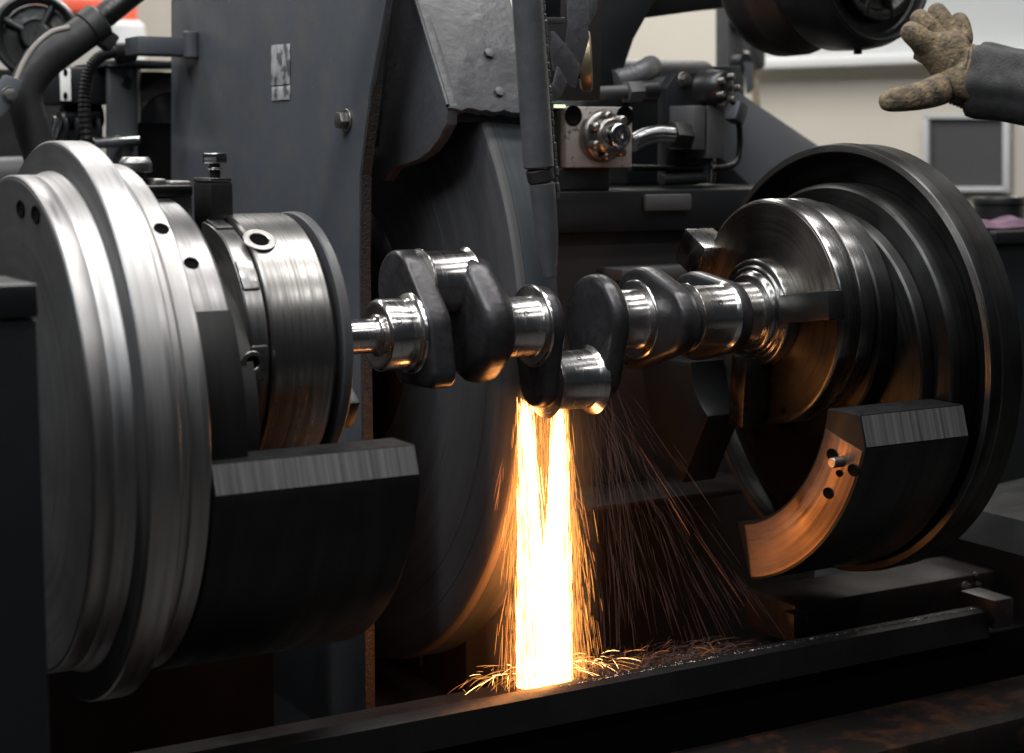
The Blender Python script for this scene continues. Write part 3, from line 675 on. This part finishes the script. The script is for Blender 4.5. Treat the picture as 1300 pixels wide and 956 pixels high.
# post with levers, broom handle
t = thing('lever_post', 'narrow dark post carrying two small levers', 'post', onY(935, 190, 1.6))
flat([(925, -40), (946, -40), (946, 200), (925, 200)], 1.6, .06, 'mid_paint', 'post', t, .004)
for x, y in ((936, 26), (938, 80)):
    c = onY(x, y, 1.59); lv = MB().lathe([(0, 0), (0, .03), (.03, .026), (.03, 0)], c, (0, -1, 0), 28).build('lever_boss', 'black_paint', t)
    MB().prism([c + Vector((-.012, -.034, 0)), c + Vector((.012, -.034, 0)), c + Vector((.02, -.034, -.07)), c + Vector((0, -.034, -.085))], (0, -.012, 0), .002).build('lever', 'slate_paint', lv)
flat([(957, -40), (971, -40), (972, 84), (967, 88), (957, 60)], 1.7, .03, 'dark_screen', 'side_strip', t, .003)
t = thing('broom_handle', 'pale wooden handle leaning beside the dark lever post', 'handle', onY(968, 140, 1.75))
MB().cyl(onY(944, -40, 1.75), onY(973, 260, 1.75), .011, 20).build('stick', 'wood', t)
MB().cyl(onY(942.9, -52, 1.75), onY(944, -39.5, 1.75), .0118, 20, .004).build('end_cap', 'rubber', t)

# ================================================================== DRUM WHEEL, TOP RIGHT
DA = Vector((.12, -1, .02)).normalized()
dc = onY(1116, -52, .3)
t = thing('pulley_drum', 'black stepped pulley drum hanging at the upper right edge', 'pulley', dc)
MB().lathe([(-.29, 0), (-.29, .13), (-.272, .158), (-.25, .165), (-.20, .165), (-.19, .152), (-.15, .142), (-.135, .10), (-.135, 0)], dc, DA, 112, .004).build('rear_drum', 'black_iron', t)
fd = MB().lathe([(-.135, 0), (-.135, .14), (-.115, .163), (-.05, .166), (-.02, .163), (0, .156), (0, .147), (-.02, .140), (-.02, 0)], dc, DA, 112, .003).build('front_drum', 'black_paint', t)
MB().lathe([(-.02, 0), (-.02, .118), (.004, .112), (.004, .098), (-.012, .09), (-.012, .06), (.01, .05), (.01, 0)], dc, DA, 96, .002).build('inner_ring', 'dark_steel', t)
MB().lathe([(.0, .150), (.0022, .150), (.0022, .1535), (0, .1535)], dc, DA, 96, 0).build('edge_ring', 'dark_steel', t)
q = DA.cross(Vector((0, 0, 1))).normalized(); u = q.cross(DA).normalized()
for k in range(3):
    a_ = radians(250 + k * 40); d = q * cos(a_) + u * sin(a_)
    MB().box(dc + d * .09 - DA * .003, (.05, .016, .012), Vector((1, 0, 0)).rotation_difference(d).to_euler(), .003).build('spoke', 'dark_steel', t)
MB().cyl(dc + u * -.160 - DA * .05, dc + u * -.173 - DA * .05, .008, 16).build('drain_plug', 'black_paint', t)

MB().cyl(dc - DA * .27, onY(950, -28, .79), .03, 28).build('support_arm', 'black_paint', t)

# ================================================================== PERSON (only the gloved hand and sleeve reach into the picture)
def skin(name, verts, edges, radii, mat, parent, lev=2):
    me = bpy.data.meshes.new(name); me.from_pydata([v - world_loc(parent) for v in verts], edges, []); me.materials.append(MATS[mat])
    o = link(bpy.data.objects.new(name, me)); o.parent = parent
    md = o.modifiers.new('skin', 'SKIN'); md.use_smooth_shade = True
    for i, sv in enumerate(me.skin_vertices[0].data):
        r = radii[i]; sv.radius = (r, r) if not hasattr(r, '__len__') else r; sv.use_root = (i == 0)
    s_ = o.modifiers.new('sub', 'SUBSURF'); s_.levels = lev; s_.render_levels = lev
    return o
D0 = 2.9
hp = lambda x, y, d=0: onD(x, y, D0 + d)
t = thing('person', 'worker reaching in with a dirty brown glove and dark sleeve', 'person', hp(1300, 120))
V = [hp(1226, 94)]; E_ = []; R_ = [.050]
def chain(start, pts):
    i0 = start
    for x, y, d, r in pts:
        V.append(hp(x, y, d)); R_.append(r); E_.append((i0, len(V) - 1)); i0 = len(V) - 1
    return i0
wr = chain(0, [(1262, 104, .0, .052)])
pa = chain(0, [(1201, 74, .0, .044)])
chain(pa, [(1178, 58, -.02, .024), (1160, 44, -.035, .021), (1146, 31, -.03, .018)])
chain(pa, [(1188, 48, -.005, .024), (1173, 30, -.015, .0205), (1159, 14, -.005, .0175)])
chain(pa, [(1204, 43, .02, .024), (1194, 23, .012, .0205), (1183, 4, .02, .0165)])
chain(pa, [(1222, 48, .04, .022), (1219, 32, .036, .019), (1215, 16, .045, .0155)])
chain(0, [(1203, 110, -.03, .032), (1172, 122, -.045, .026), (1142, 126, -.05, .0235), (1113, 130, -.045, .019)])
skin('glove', V, E_, R_, 'glove_cloth', t)
cf = MB(); c0, c1 = hp(1212, 92), hp(1240, 100); ll = (c1 - c0).length
cf.lathe([(0, .03)] + [(ll * k / 12, .051 + .004 * (k / 12) + (.0018 if k % 2 else -.0012)) for k in range(13)] + [(ll, .03)], c0, c1 - c0, 40, 0)
cf.build('glove_cuff', 'glove_cloth', t, angle=80)
cuffs = MB().lathe([(0, 0), (0, .060), (.015, .064), (.06, .060), (.30, .066), (.55, .078), (.55, 0)], hp(1233, 99), hp(1330, 116, -.05) - hp(1233, 99), 48, .006)
for v in cuffs.bm.verts:
    v.co += Vector((0, 0, 1)) * .004 * sin(v.co.x * 90 + v.co.y * 60) + Vector((1, .5, 0)) * .003 * sin(v.co.z * 120)
cuffs.build('sleeve', 'sleeve_cloth', t, angle=60)
skin('arm', [hp(1240, 100), hp(1225, 92), hp(1400, 128, -.1), hp(1520, 160, -.2)], [(0, 1), (0, 2), (2, 3)], [.033, .028, .042, .046], 'skin', t, 1)

# ================================================================== RIGHT EDGE: cupboard, lid, rag
t = thing('side_cupboard', 'black steel machine housing at the right edge under the purple rag', 'housing', onY(1290, 600, .62))
xb = onY(1262, 320, .62).x; zb = onY(1290, 309, .62).z
MB().span((xb, .62, -1.24), (xb + .7, 1.3, zb), .006).build('body', 'black_paint', t)
MB().span((xb - .01, .605, zb), (xb + .71, 1.31, zb + .03), .006).build('top', 'black_paint', t)
t = thing('black_tin', 'low black tin with a shiny rim behind the purple rag', 'tin', onY(1272, 285, .85))
ct = onY(1268, 284, .85)
MB().lathe([(0, 0), (0, .062), (.048, .062), (.048, 0)], ct, (0, 0, 1), 56, .002).build('body', 'black_paint', t)
MB().lathe([(.049, 0), (.049, .066), (.064, .066), (.067, .063), (.064, .058), (.058, .056), (.058, 0)], ct, (0, 0, 1), 56, .001).build('lid', 'black_paint', t)
rg = MB(); n = 26
B0 = onY(1268, 297, .70)
grid = [[None] * n for _ in range(n)]
for i in range(n):
    for j in range(n):
        u_, v_ = i / (n - 1) - .5, j / (n - 1) - .5
        h = .010 + .010 * sin(u_ * 9 + v_ * 5) * cos(v_ * 9 - u_ * 4) + .005 * sin(v_ * 31 + u_ * 7)
        ed_ = max(abs(u_), abs(v_)) * 2
        grid[i][j] = rg.bm.verts.new((B0.x + u_ * .24, B0.y + v_ * .13, zb + .034 + max(h, 0) * (1 - ed_ ** 6) + .002))
for i in range(n - 1):
    for j in range(n - 1): rg.bm.faces.new((grid[i][j], grid[i + 1][j], grid[i + 1][j + 1], grid[i][j + 1]))
o = rg.build('rag', 'purple_cloth', angle=80); tag(o, 'crumpled purple rag lying on the black housing', 'rag')
md = o.modifiers.new('solid', 'SOLIDIFY'); md.thickness = .004

# ================================================================== LEFT EDGE: bearing box
xr = onY(47, 400, -.42).x; ztb = onY(45, 360, -.42).z
t = thing('bearing_box', 'black painted bearing box standing before the left work head', 'housing', (xr - .2, -.35, -1.2))
MB().span((xr - .9, -.42, -1.24), (xr, -.30, ztb - .036), .003).build('body', 'black_paint', t)
MB().span((xr - .9, -.424, ztb - .034), (xr + .001, -.295, ztb), .003).build('cap_plate', 'black_paint', t)

# ================================================================== BED
ZR = -.422
t = thing('machine_bed', 'dark iron machine bed with a front rail under the sparks', 'machine bed', (.3, .1, -1.2))
rail = [( -.150, ZR - .004), (-.138, ZR), (-.122, ZR), (-.118, ZR - .006), (-.118, ZR - .05), (-.150, ZR - .05)]
xe = onY(1240, 770, -.12).x
MB().prism([(-1.4, y, z) for y, z in rail], (xe + 1.4, 0, 0), .002).build('front_rail', 'rail_iron', t)
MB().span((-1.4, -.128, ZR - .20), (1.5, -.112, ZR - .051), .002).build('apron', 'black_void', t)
MB().span((-1.4, -.111, ZR - .09), (1.5, .09, ZR - .064), .002).build('ledge', 'bed_iron', t)
MB().span((-1.4, .091, ZR - .24), (1.5, 1.4, ZR - .225), .002).build('sump', 'black_paint', t)
MB().span((-1.4, -.30, -1.24), (1.5, -.129, ZR - .19), .006).build('base', 'black_paint', t)
MB().span((-1.4, -.30, ZR - .188), (1.5, -.14, ZR - .13), .006).build('lower_rail', 'bed_orange', t)
MB().span((xe - .01, -.17, ZR - .03), (xe + .035, -.09, ZR + .02), .004).build('rail_stop', 'bed_iron', t)
p = onY(1003, 800, -.02); q = onY(1262, 722, -.02)
MB().span((p.x, -.03, ZR - .045), (q.x, .10, q.z), .005).build('side_block', 'bed_iron', t)
for x, y in ((1225, 745), (1238, 730), (1241, 742), (1240, 755)):
    inst('bolt', BOLT, t, onY(x, y, -.03), (0, -1, 0), scale=(.6, .55, .55) if x == 1225 else (.4, .3, .3))
p = onY(1003, 787, -.06)
MB().box((p.x + .01, -.06, p.z), (.03, .03, .026), bev=.003).build('lug', 'bed_iron', t)
hx0 = onY(348, 840, .42).x
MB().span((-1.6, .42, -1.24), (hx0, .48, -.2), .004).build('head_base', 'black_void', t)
MB().span((hx0 - .03, .481, -1.24), (hx0, 1.2, -.24), .004).build('head_base_side', 'black_iron', t)
MB().span((-.13, 1.32, -1.24), (.16, 1.38, .4), .004).build('dark_backing', 'black_void', t)  # black sheet added to hide the bright hall seen through the gap
# black machine cover at the lower right
t = thing('lower_cover', 'black lower cover under the right work head', 'cover', (1.1, -.1, -1))
cv = [(.98, ZR - .2), (.98, -.36), (1.02, -.31), (1.6, -.27), (1.6, ZR - .2)]
MB().prism([(x, -.13, z) for x, z in cv], (0, .3, 0), .004).build('cover', 'black_paint', t)

# ================================================================== LEFT BACKGROUND MACHINERY (behind the guard)
LY = 1.15
def L(x, y, d=0): return onY(x, y, LY + d)
t = thing('hand_wheel', 'dark round hand wheel at the far upper left', 'wheel', L(45, 50, .5))
hx = Vector((-.35, -1, .1)).normalized()
MB().lathe([(0, .075), (.012, .092), (.03, .095), (.04, .086), (.03, .077), (.012, .072), (0, .075)], L(47, 48, .5), hx, 64, .002).build('rim', 'black_paint', t)
MB().lathe([(-.01, 0), (-.01, .074), (.0, .074), (.004, .04), (.03, .03), (.03, 0)], L(47, 48, .5), hx, 48, .002).build('disc', 'dark_steel', t)
for k in range(4):
    a_ = k * pi / 2 + .5; q = hx.cross(Vector((0, 0, 1))).normalized(); u = q.cross(hx)
    MB().cyl(L(47, 48, .5) + hx * .012, L(47, 48, .5) + hx * .015 + (q * cos(a_) + u * sin(a_)) * .078, .009, 12).build('spoke', 'black_paint', t)
t = thing('cable_duct', 'thick black rubber duct on a steel pipe crossing the upper left corner', 'duct', L(60, 90))
MB().cyl(L(220, -50), L(112, 37), .024, 28).build('pipe', 'dark_steel', t)
MB().tube([L(122, 30), L(95, 50), L(62, 74), L(40, 98), L(32, 125), L(40, 160), L(56, 215), L(60, 260)], .0335, 24, 8).build('sleeve', 'rubber', t)
MB().cyl(L(128, 25), L(110, 39), .037, 28, .004).build('collar', 'rubber', t)
MB().box(L(134, 50), (.035, .04, .035), (0, .6, 0), .005).build('clamp', 'rubber', t)
t = thing('thin_cable', 'thin pale cable lying along the black duct', 'cable', L(40, 70, -.05))
MB().tube([L(88, 35, -.05), L(66, 41, -.05), L(45, 58, -.05), L(30, 80, -.05), L(18, 108, -.05)], .0058, 12, 8).build('cable', 'cable_grey', t)
t = thing('clamp_plate', 'grey steel clamp plate tilted beside the duct at left edge', 'clamp', L(12, 120, -.08))
flat([(-6, 118), (8, 95), (28, 102), (27, 112), (10, 142), (2, 150), (-8, 146)], LY - .08, .03, 'slate_paint', 'plate', t, .003)
inst('hex_bolt', BOLT, t, L(12, 120, -.08), (0, -1, 0), scale=(.8, .8, .8))
t = thing('servo_motor', 'small black servo motor with a pale label strip behind the discs', 'motor', L(110, 110, .25))
p, q = L(76, 132, .25), L(140, 86, .25)
MB().span((p.x, LY + .25, p.z), (q.x, LY + .42, q.z), .006).build('body', 'black_paint', t)
p, q = L(77, 128, .245), L(89, 87, .245)
lab = MB().span((p.x, LY + .242, p.z), (q.x, LY + .248, q.z), .001).build('label_strip', 'white_sill', t)
for y in (92, 122): inst('bore', HOLE, lab, L(83, y, .242), (0, -1, 0), scale=(.5, .45, .8))
MB().cyl(L(80, 150, .3), L(128, 146, .3), .026, 28).build('flange', 'dark_steel', t)
for k in range(4): MB().cyl(L(76 + 14 * k, 164, .3), L(82 + 14 * k, 164, .3), .04, 32, .004).build('fin', 'black_paint', t)
MB().span(L(92, 140, .3), L(104, 130, .34), .003).build('terminal', 'grey_paint', t)
MB().cyl(L(64, 185, .28), L(74, 150, .28), .014, 16).build('fitting', 'chrome', t)
t = thing('ribbed_hose', 'black ribbed hose curving down behind the bright disc', 'hose', L(110, 120, .08))
MB().tube([L(172, 66, .08), L(148, 66, .08), L(128, 72, .08), L(114, 88, .08), L(108, 115, .08), L(108, 150, .08), L(113, 195, .08), L(118, 240, .08)], .0128, 16, 12, .84).build('hose', 'rubber', t)
MB().cyl(L(146, 66, .08), L(172, 66, .08), .0185, 24, .002).build('fitting', 'rubber', t)
t = thing('guide_cylinder', 'glossy dark guide cylinder with a flanged ring beside the guard', 'cylinder', L(170, 150, .2))
coated('gloss_black', (.02, .023, .027), .14, var=.3, scale=8, bump=.05, spec=.6)
coated('gloss_grey', (.13, .14, .145), .2, metal=.5, var=.3, scale=6, bump=.05, spec=.6)
MB().cyl(L(157, 260, .2), L(157, 86, .2), .036, 48, .003).build('column', 'gloss_grey', t)
p, q = L(172, 260, .22), L(235, 92, .22)
MB().span((p.x, LY + .22, p.z), (q.x, LY + .4, q.z), .004).build('back_plate', 'gloss_black', t)
p, q = L(134, 86, .17), L(240, 80, .17)
MB().span((p.x, LY + .1, q.z - .012), (q.x, LY + .4, q.z), .003).build('top_plate', 'gloss_black', t)
MB().lathe([(0, .095), (0, .125), (-.03, .125), (-.03, .095), (0, .095)], L(228, 172, .18), (-.35, -1, .15), 72, .003).build('ring', 'slate_paint', t)
MB().lathe([(.004, 0), (.004, .012), (-.01, .012), (-.01, 0)], L(154, 106, .2) + Vector((0, -.037, 0)), (0, -1, 0), 24).build('eye', 'black_paint', t)
MB().cyl(L(118, 182, .15), L(176, 178, .15), .012, 20).build('cross_pin', 'chrome', t)
t = thing('rear_gearbox', 'black gearbox casing low behind the left work head', 'gearbox', L(20, 240, .3))
p, q = L(-120, 330, .3), L(70, 210, .3)
MB().span((p.x, LY + .3, p.z - .6), (q.x, LY + .6, q.z), .02).build('case', 'black_iron', t)
MB().cyl(L(-20, 228, .2), L(38, 226, .2), .045, 40, .006).build('cap', 'mid_paint', t)
MB().span((-1.5, 1.75, -1.24), (-.12, 1.9, onY(100, 90, 1.75).z), .004).build('case_wall', 'black_iron', t)
t = thing('storage_rack', 'red shelf beam of a storage rack far behind at upper left', 'rack', onY(90, 10, 4.5))
p, q = onY(45, 13, 4.5), onY(136, 0, 4.5)
MB().span((p.x, 4.5, p.z), (q.x, 4.6, q.z), .006).build('beam', 'red_paint', t)
MB().span((q.x + .1, 4.62, -1.24), (q.x + .16, 4.7, q.z + .3), .006).build('upright', 'red_paint', t)
p, q = onY(20, 30, 4.55), onY(120, 17, 4.55)
MB().span((p.x, 4.55, p.z), (q.x, 4.8, q.z), .01).build('box', 'white_sill', t)
t = thing('white_drum', 'pale drum standing on the rack behind the hose', 'drum', onY(160, 60, 4.0))
MB().lathe([(-.5, 0), (-.5, .075), (0, .075), (.02, .06), (.02, 0)], onY(158, 34, 4.0), (0, 0, 1), 40, .006).build('drum', 'cabinet_paint', t)

# ================================================================== SPARKS
class Streaks:
    def __init__(s): s.v = []; s.f = []; s.m = []
    def add(s, pts, r, mat):
        n = len(pts); i0 = len(s.v)
        for i, p in enumerate(pts):
            f_ = i / (n - 1); rr = r * (.25 + .75 * min(1, 4 * f_ * (1 - f_) + .05))
            d = (pts[min(i + 1, n - 1)] - pts[max(i - 1, 0)]).normalized()
            u = d.cross(Vector((.3, .9, .1))).normalized(); w = d.cross(u)
            for k in range(3):
                a_ = k * 2 * pi / 3; s.v.append(p + (u * cos(a_) + w * sin(a_)) * rr)
        for i in range(n - 1):
            for k in range(3):
                a_, b_ = i0 + i * 3 + k, i0 + i * 3 + (k + 1) % 3; s.f.append((a_, b_, b_ + 3, a_ + 3)); s.m.append(mat)
    def build(s, name, mats):
        me = bpy.data.meshes.new(name); me.from_pydata(s.v, [], s.f)
        for m_ in mats: me.materials.append(MATS[m_])
        me.polygons.foreach_set('material_index', s.m); me.update()
        return link(bpy.data.objects.new(name, me))
rnd = random.Random(3)
ZF = ZR - .062          # tray under the sparks
YS = .045
t = thing('spark_stream', 'white hot stream of grinding sparks pouring down from the wheel', 'sparks', (.088, YS, -.05))
# densest heart of the two jets: solid incandescent strands that run together
core = MB()
def jet(x0, x1, w0, w1, r0, r1):
    tb = bmesh.new(); rings = []; K_ = 14
    for i in range(K_ + 1):
        f_ = i / K_; z = -.05 + (ZF + .004 + .05) * f_; e = f_ ** .7
        x = x0 + (x1 - x0) * e; w = w0 + (w1 - w0) * e; r = r0 + (r1 - r0) * e
        rings.append([tb.verts.new((x + w * cos(2 * pi * k / 12) * (1 + .12 * rnd.uniform(-1, 1)), YS + r * sin(2 * pi * k / 12), z)) for k in range(12)])
    for A, B in zip(rings, rings[1:]):
        for k in range(12): tb.faces.new((A[k], A[(k + 1) % 12], B[(k + 1) % 12], B[k]))
    tb.faces.new(rings[0][::-1]); tb.faces.new(rings[-1]); bmesh.ops.recalc_face_normals(tb, faces=tb.faces[:]); core._add(tb)
jet(.046, .064, .005, .030, .004, .016); jet(.112, .100, .005, .031, .004, .016)
core.build('spark_heart', 'spark_core', t)
S = Streaks()
def fall(x, y, z, vx, vy, vz, tt, n, g=9.8):
    return [Vector((x + vx * tt * k / n, y + vy * tt * k / n, z + vz * tt * k / n - .5 * g * (tt * k / n) ** 2)) for k in range(n + 1)]
def path_point(x0, sx, f_):   # where a spark thrown with sideways slope sx is after fraction f_ of the drop
    return x0 + sx * f_
for i in range(5200):
    jetA = rnd.random() < .5
    xs = rnd.gauss(.049 if jetA else .111, .0055)
    sx = rnd.gauss(.014 if jetA else -.008, .011)
    f0 = rnd.random() ** .8; ln = rnd.uniform(.03, .16); f1 = min(1, f0 + ln)
    ysp = rnd.gauss(0, .009); y0 = YS + rnd.gauss(0, .005)
    pts = []
    for k in range(4):
        f_ = f0 + (f1 - f0) * k / 3; z = -.028 + (ZF + .006 + .028) * f_
        pts.append(Vector((xs + sx * f_ ** .8, y0 + ysp * f_ - .012 * f_, z)))
    off = abs(pts[1].x - .082) / .05
    S.add(pts, rnd.uniform(.00022, .0006), 0 if rnd.random() < 1.45 - off * 1.1 else (1 if rnd.random() < .8 else 2))
for i in range(520):       # filaments between the two jets
    xs = rnd.uniform(.05, .11); f0 = rnd.random() * .45; f1 = f0 + rnd.uniform(.03, .10); cv = rnd.gauss(0, .05)
    pts = [Vector((xs + (.082 - xs) * f0 * .6 + cv * (f0 + (f1 - f0) * k / 4) ** 2 * .3, YS + rnd.gauss(0, .001) - .01 * f0, -.028 + (ZF + .034) * (f0 + (f1 - f0) * k / 4))) for k in range(5)]
    S.add(pts, rnd.uniform(.0002, .0004), rnd.choice((1, 1, 2)))
for i in range(1500):       # looser sparks on both flanks
    xs = rnd.choice((.042, .118, .118)) + rnd.gauss(0, .004); sx = rnd.gauss(0, .016) + (-.008 if xs < .08 else .022)
    f0 = rnd.random(); f1 = min(1, f0 + rnd.uniform(.03, .13)); q = rnd.gauss(0, .02); cv = rnd.gauss(0, .010)
    pts = []
    for k in range(5):
        f_ = f0 + (f1 - f0) * k / 4; z = -.028 + (ZF + .006 + .028) * f_
        pts.append(Vector((xs + sx * f_ + cv * f_ * f_, YS - .01 * f_ + q * f_, z)))
    S.add(pts, rnd.uniform(.0002, .00045), rnd.choice((1, 1, 1, 2)))
for i in range(46):        # long strays that bounce away
    x = rnd.choice((.03, .13)) + rnd.gauss(0, .01); z = rnd.uniform(-.4, -.12); s_ = -1 if x < .08 else 1
    pts = fall(x, YS + rnd.uniform(-.03, .02), z, s_ * rnd.uniform(.05, .5), rnd.uniform(-.2, .1), rnd.uniform(-1.6, -.3), rnd.uniform(.02, .06), 6)
    if pts[-1].z > ZF: S.add(pts, rnd.uniform(.0003, .0006), rnd.choice((1, 2)))
for i in range(480):       # splash where the stream strikes the tray
    a_ = rnd.uniform(0, 2 * pi); v = rnd.uniform(.2, 1.6); x = .085 + rnd.gauss(0, .045); vz = abs(rnd.gauss(0, .22))
    T = rnd.uniform(.012, .04); t0 = rnd.uniform(0, .05)
    P_ = fall(x, YS + rnd.gauss(0, .015), ZF + .025, v * cos(a_), v * sin(a_) * .3, vz, t0 + T, 8)
    P_ = [p for p in P_ if p.z > ZF and p.y > -.11 and p.y < .4][int(8 * t0 / (t0 + T)):]
    if len(P_) > 2: S.add(P_, rnd.uniform(.0002, .00045), rnd.choice((0, 1, 1, 2)))
o = S.build('spark_trails', ['spark_hot', 'spark_warm', 'spark_red']); o.parent = t; o.location = -t.location; o['kind'] = 'stuff'
# fine glowing dust flung off to the right
S = Streaks()
for i in range(330):
    x = .13 + abs(rnd.gauss(0, .02)); y = rnd.uniform(-.06, .05); z = rnd.uniform(-.06, .03)
    sl = rnd.uniform(.08, 1.0) ** 1.5 * .95; f0 = rnd.uniform(0, .8); f1 = f0 + rnd.uniform(.05, .3)
    pts = []
    for k in range(5):
        f_ = f0 + (f1 - f0) * k / 4; pts.append(Vector((x + sl * f_ * .42, y + .02 * f_, z - .44 * f_ - .02 * f_ * f_)))
    if pts[-1].z > ZF: S.add(pts, rnd.uniform(.00010, .00024), 0 if rnd.random() < .99 else 1)
for i in range(1100):
    x = rnd.uniform(.12, .42) ** 1.0; T = rnd.uniform(.02, .07); vx = rnd.gauss(.3, .5)
    P_ = fall(x, rnd.uniform(-.10, .05), ZF + rnd.uniform(0, .03), vx, rnd.gauss(0, .3), rnd.uniform(.1, 1.0) * (1.3 - x * 2.2), T, 6)
    P_ = [p for p in P_ if p.z > ZF]
    if len(P_) > 2: S.add(P_, rnd.uniform(.00012, .00028), 0 if rnd.random() < .97 else 1)
o = S.build('spark_dust', ['spark_mist', 'spark_red']); tag(o, 'faint reddish dust of fine sparks drifting right of the stream', 'spark dust', kind='stuff')

# swarf lying on the rail and along the side block
sw = []; sf = []
for i in range(2600):
    x = rnd.uniform(.0, .84); y = rnd.choice((-.14 + rnd.gauss(0, .006), rnd.uniform(-.03, .09))); z0_ = ZR if y < -.11 else ZR - .064
    if y < -.11: y = min(max(y, -.137), -.123)
    r = rnd.uniform(.0006, .0022); c = Vector((x, y, z0_ + r * .3)); k = len(sw)
    for d in range(4): sw.append(c + Vector((rnd.uniform(-1, 1), rnd.uniform(-1, 1), rnd.uniform(-.3, .8))) * r)
    sf += [(k, k + 1, k + 2), (k, k + 1, k + 3), (k + 1, k + 2, k + 3), (k, k + 2, k + 3)]
me = bpy.data.meshes.new('swarf'); me.from_pydata(sw, [], sf); me.materials.append(MATS['bolt_steel'])
tag(link(bpy.data.objects.new('swarf', me)), 'fine steel swarf strewn on the front rail and sump ledge', 'swarf', kind='stuff')
# thin grinding smoke hanging round the stream
m = bpy.data.materials.new('smoke'); m.use_nodes = True; nt = m.node_tree; nt.nodes.clear()
v = N(nt, 'ShaderNodeVolumePrincipled'); v.inputs['Color'].default_value = (.9, .88, .86, 1); 
tc = N(nt, 'ShaderNodeTexCoord'); sx_ = N(nt, 'ShaderNodeVectorMath', operation='MULTIPLY'); sx_.inputs[1].default_value = (1, 1, 0); nt.links.new(tc.outputs['Object'], sx_.inputs[0])
le = N(nt, 'ShaderNodeVectorMath', operation='LENGTH'); nt.links.new(sx_.outputs[0], le.inputs[0])
mr = N(nt, 'ShaderNodeMapRange'); mr.inputs[1].default_value = .0; mr.inputs[2].default_value = .095; mr.inputs[3].default_value = 1.5; mr.inputs[4].default_value = 0
nt.links.new(le.outputs['Value'], mr.inputs[0]); nt.links.new(mr.outputs[0], v.inputs['Density'])
o = N(nt, 'ShaderNodeOutputMaterial'); nt.links.new(v.outputs[0], o.inputs['Volume']); MATS['smoke'] = m
mb = MB().lathe([(0, 0), (0, .10), (-.06, .105), (-.25, .105), (-.40, .105), (-.46, .10), (-.46, 0)], (.085, YS, -.01), (0, 0, 1), 32, 0)
tag(mb.build('grinding_smoke', 'smoke', None, (.085, YS, -.01)), 'thin grinding smoke hanging around the spark stream', 'smoke', kind='stuff')
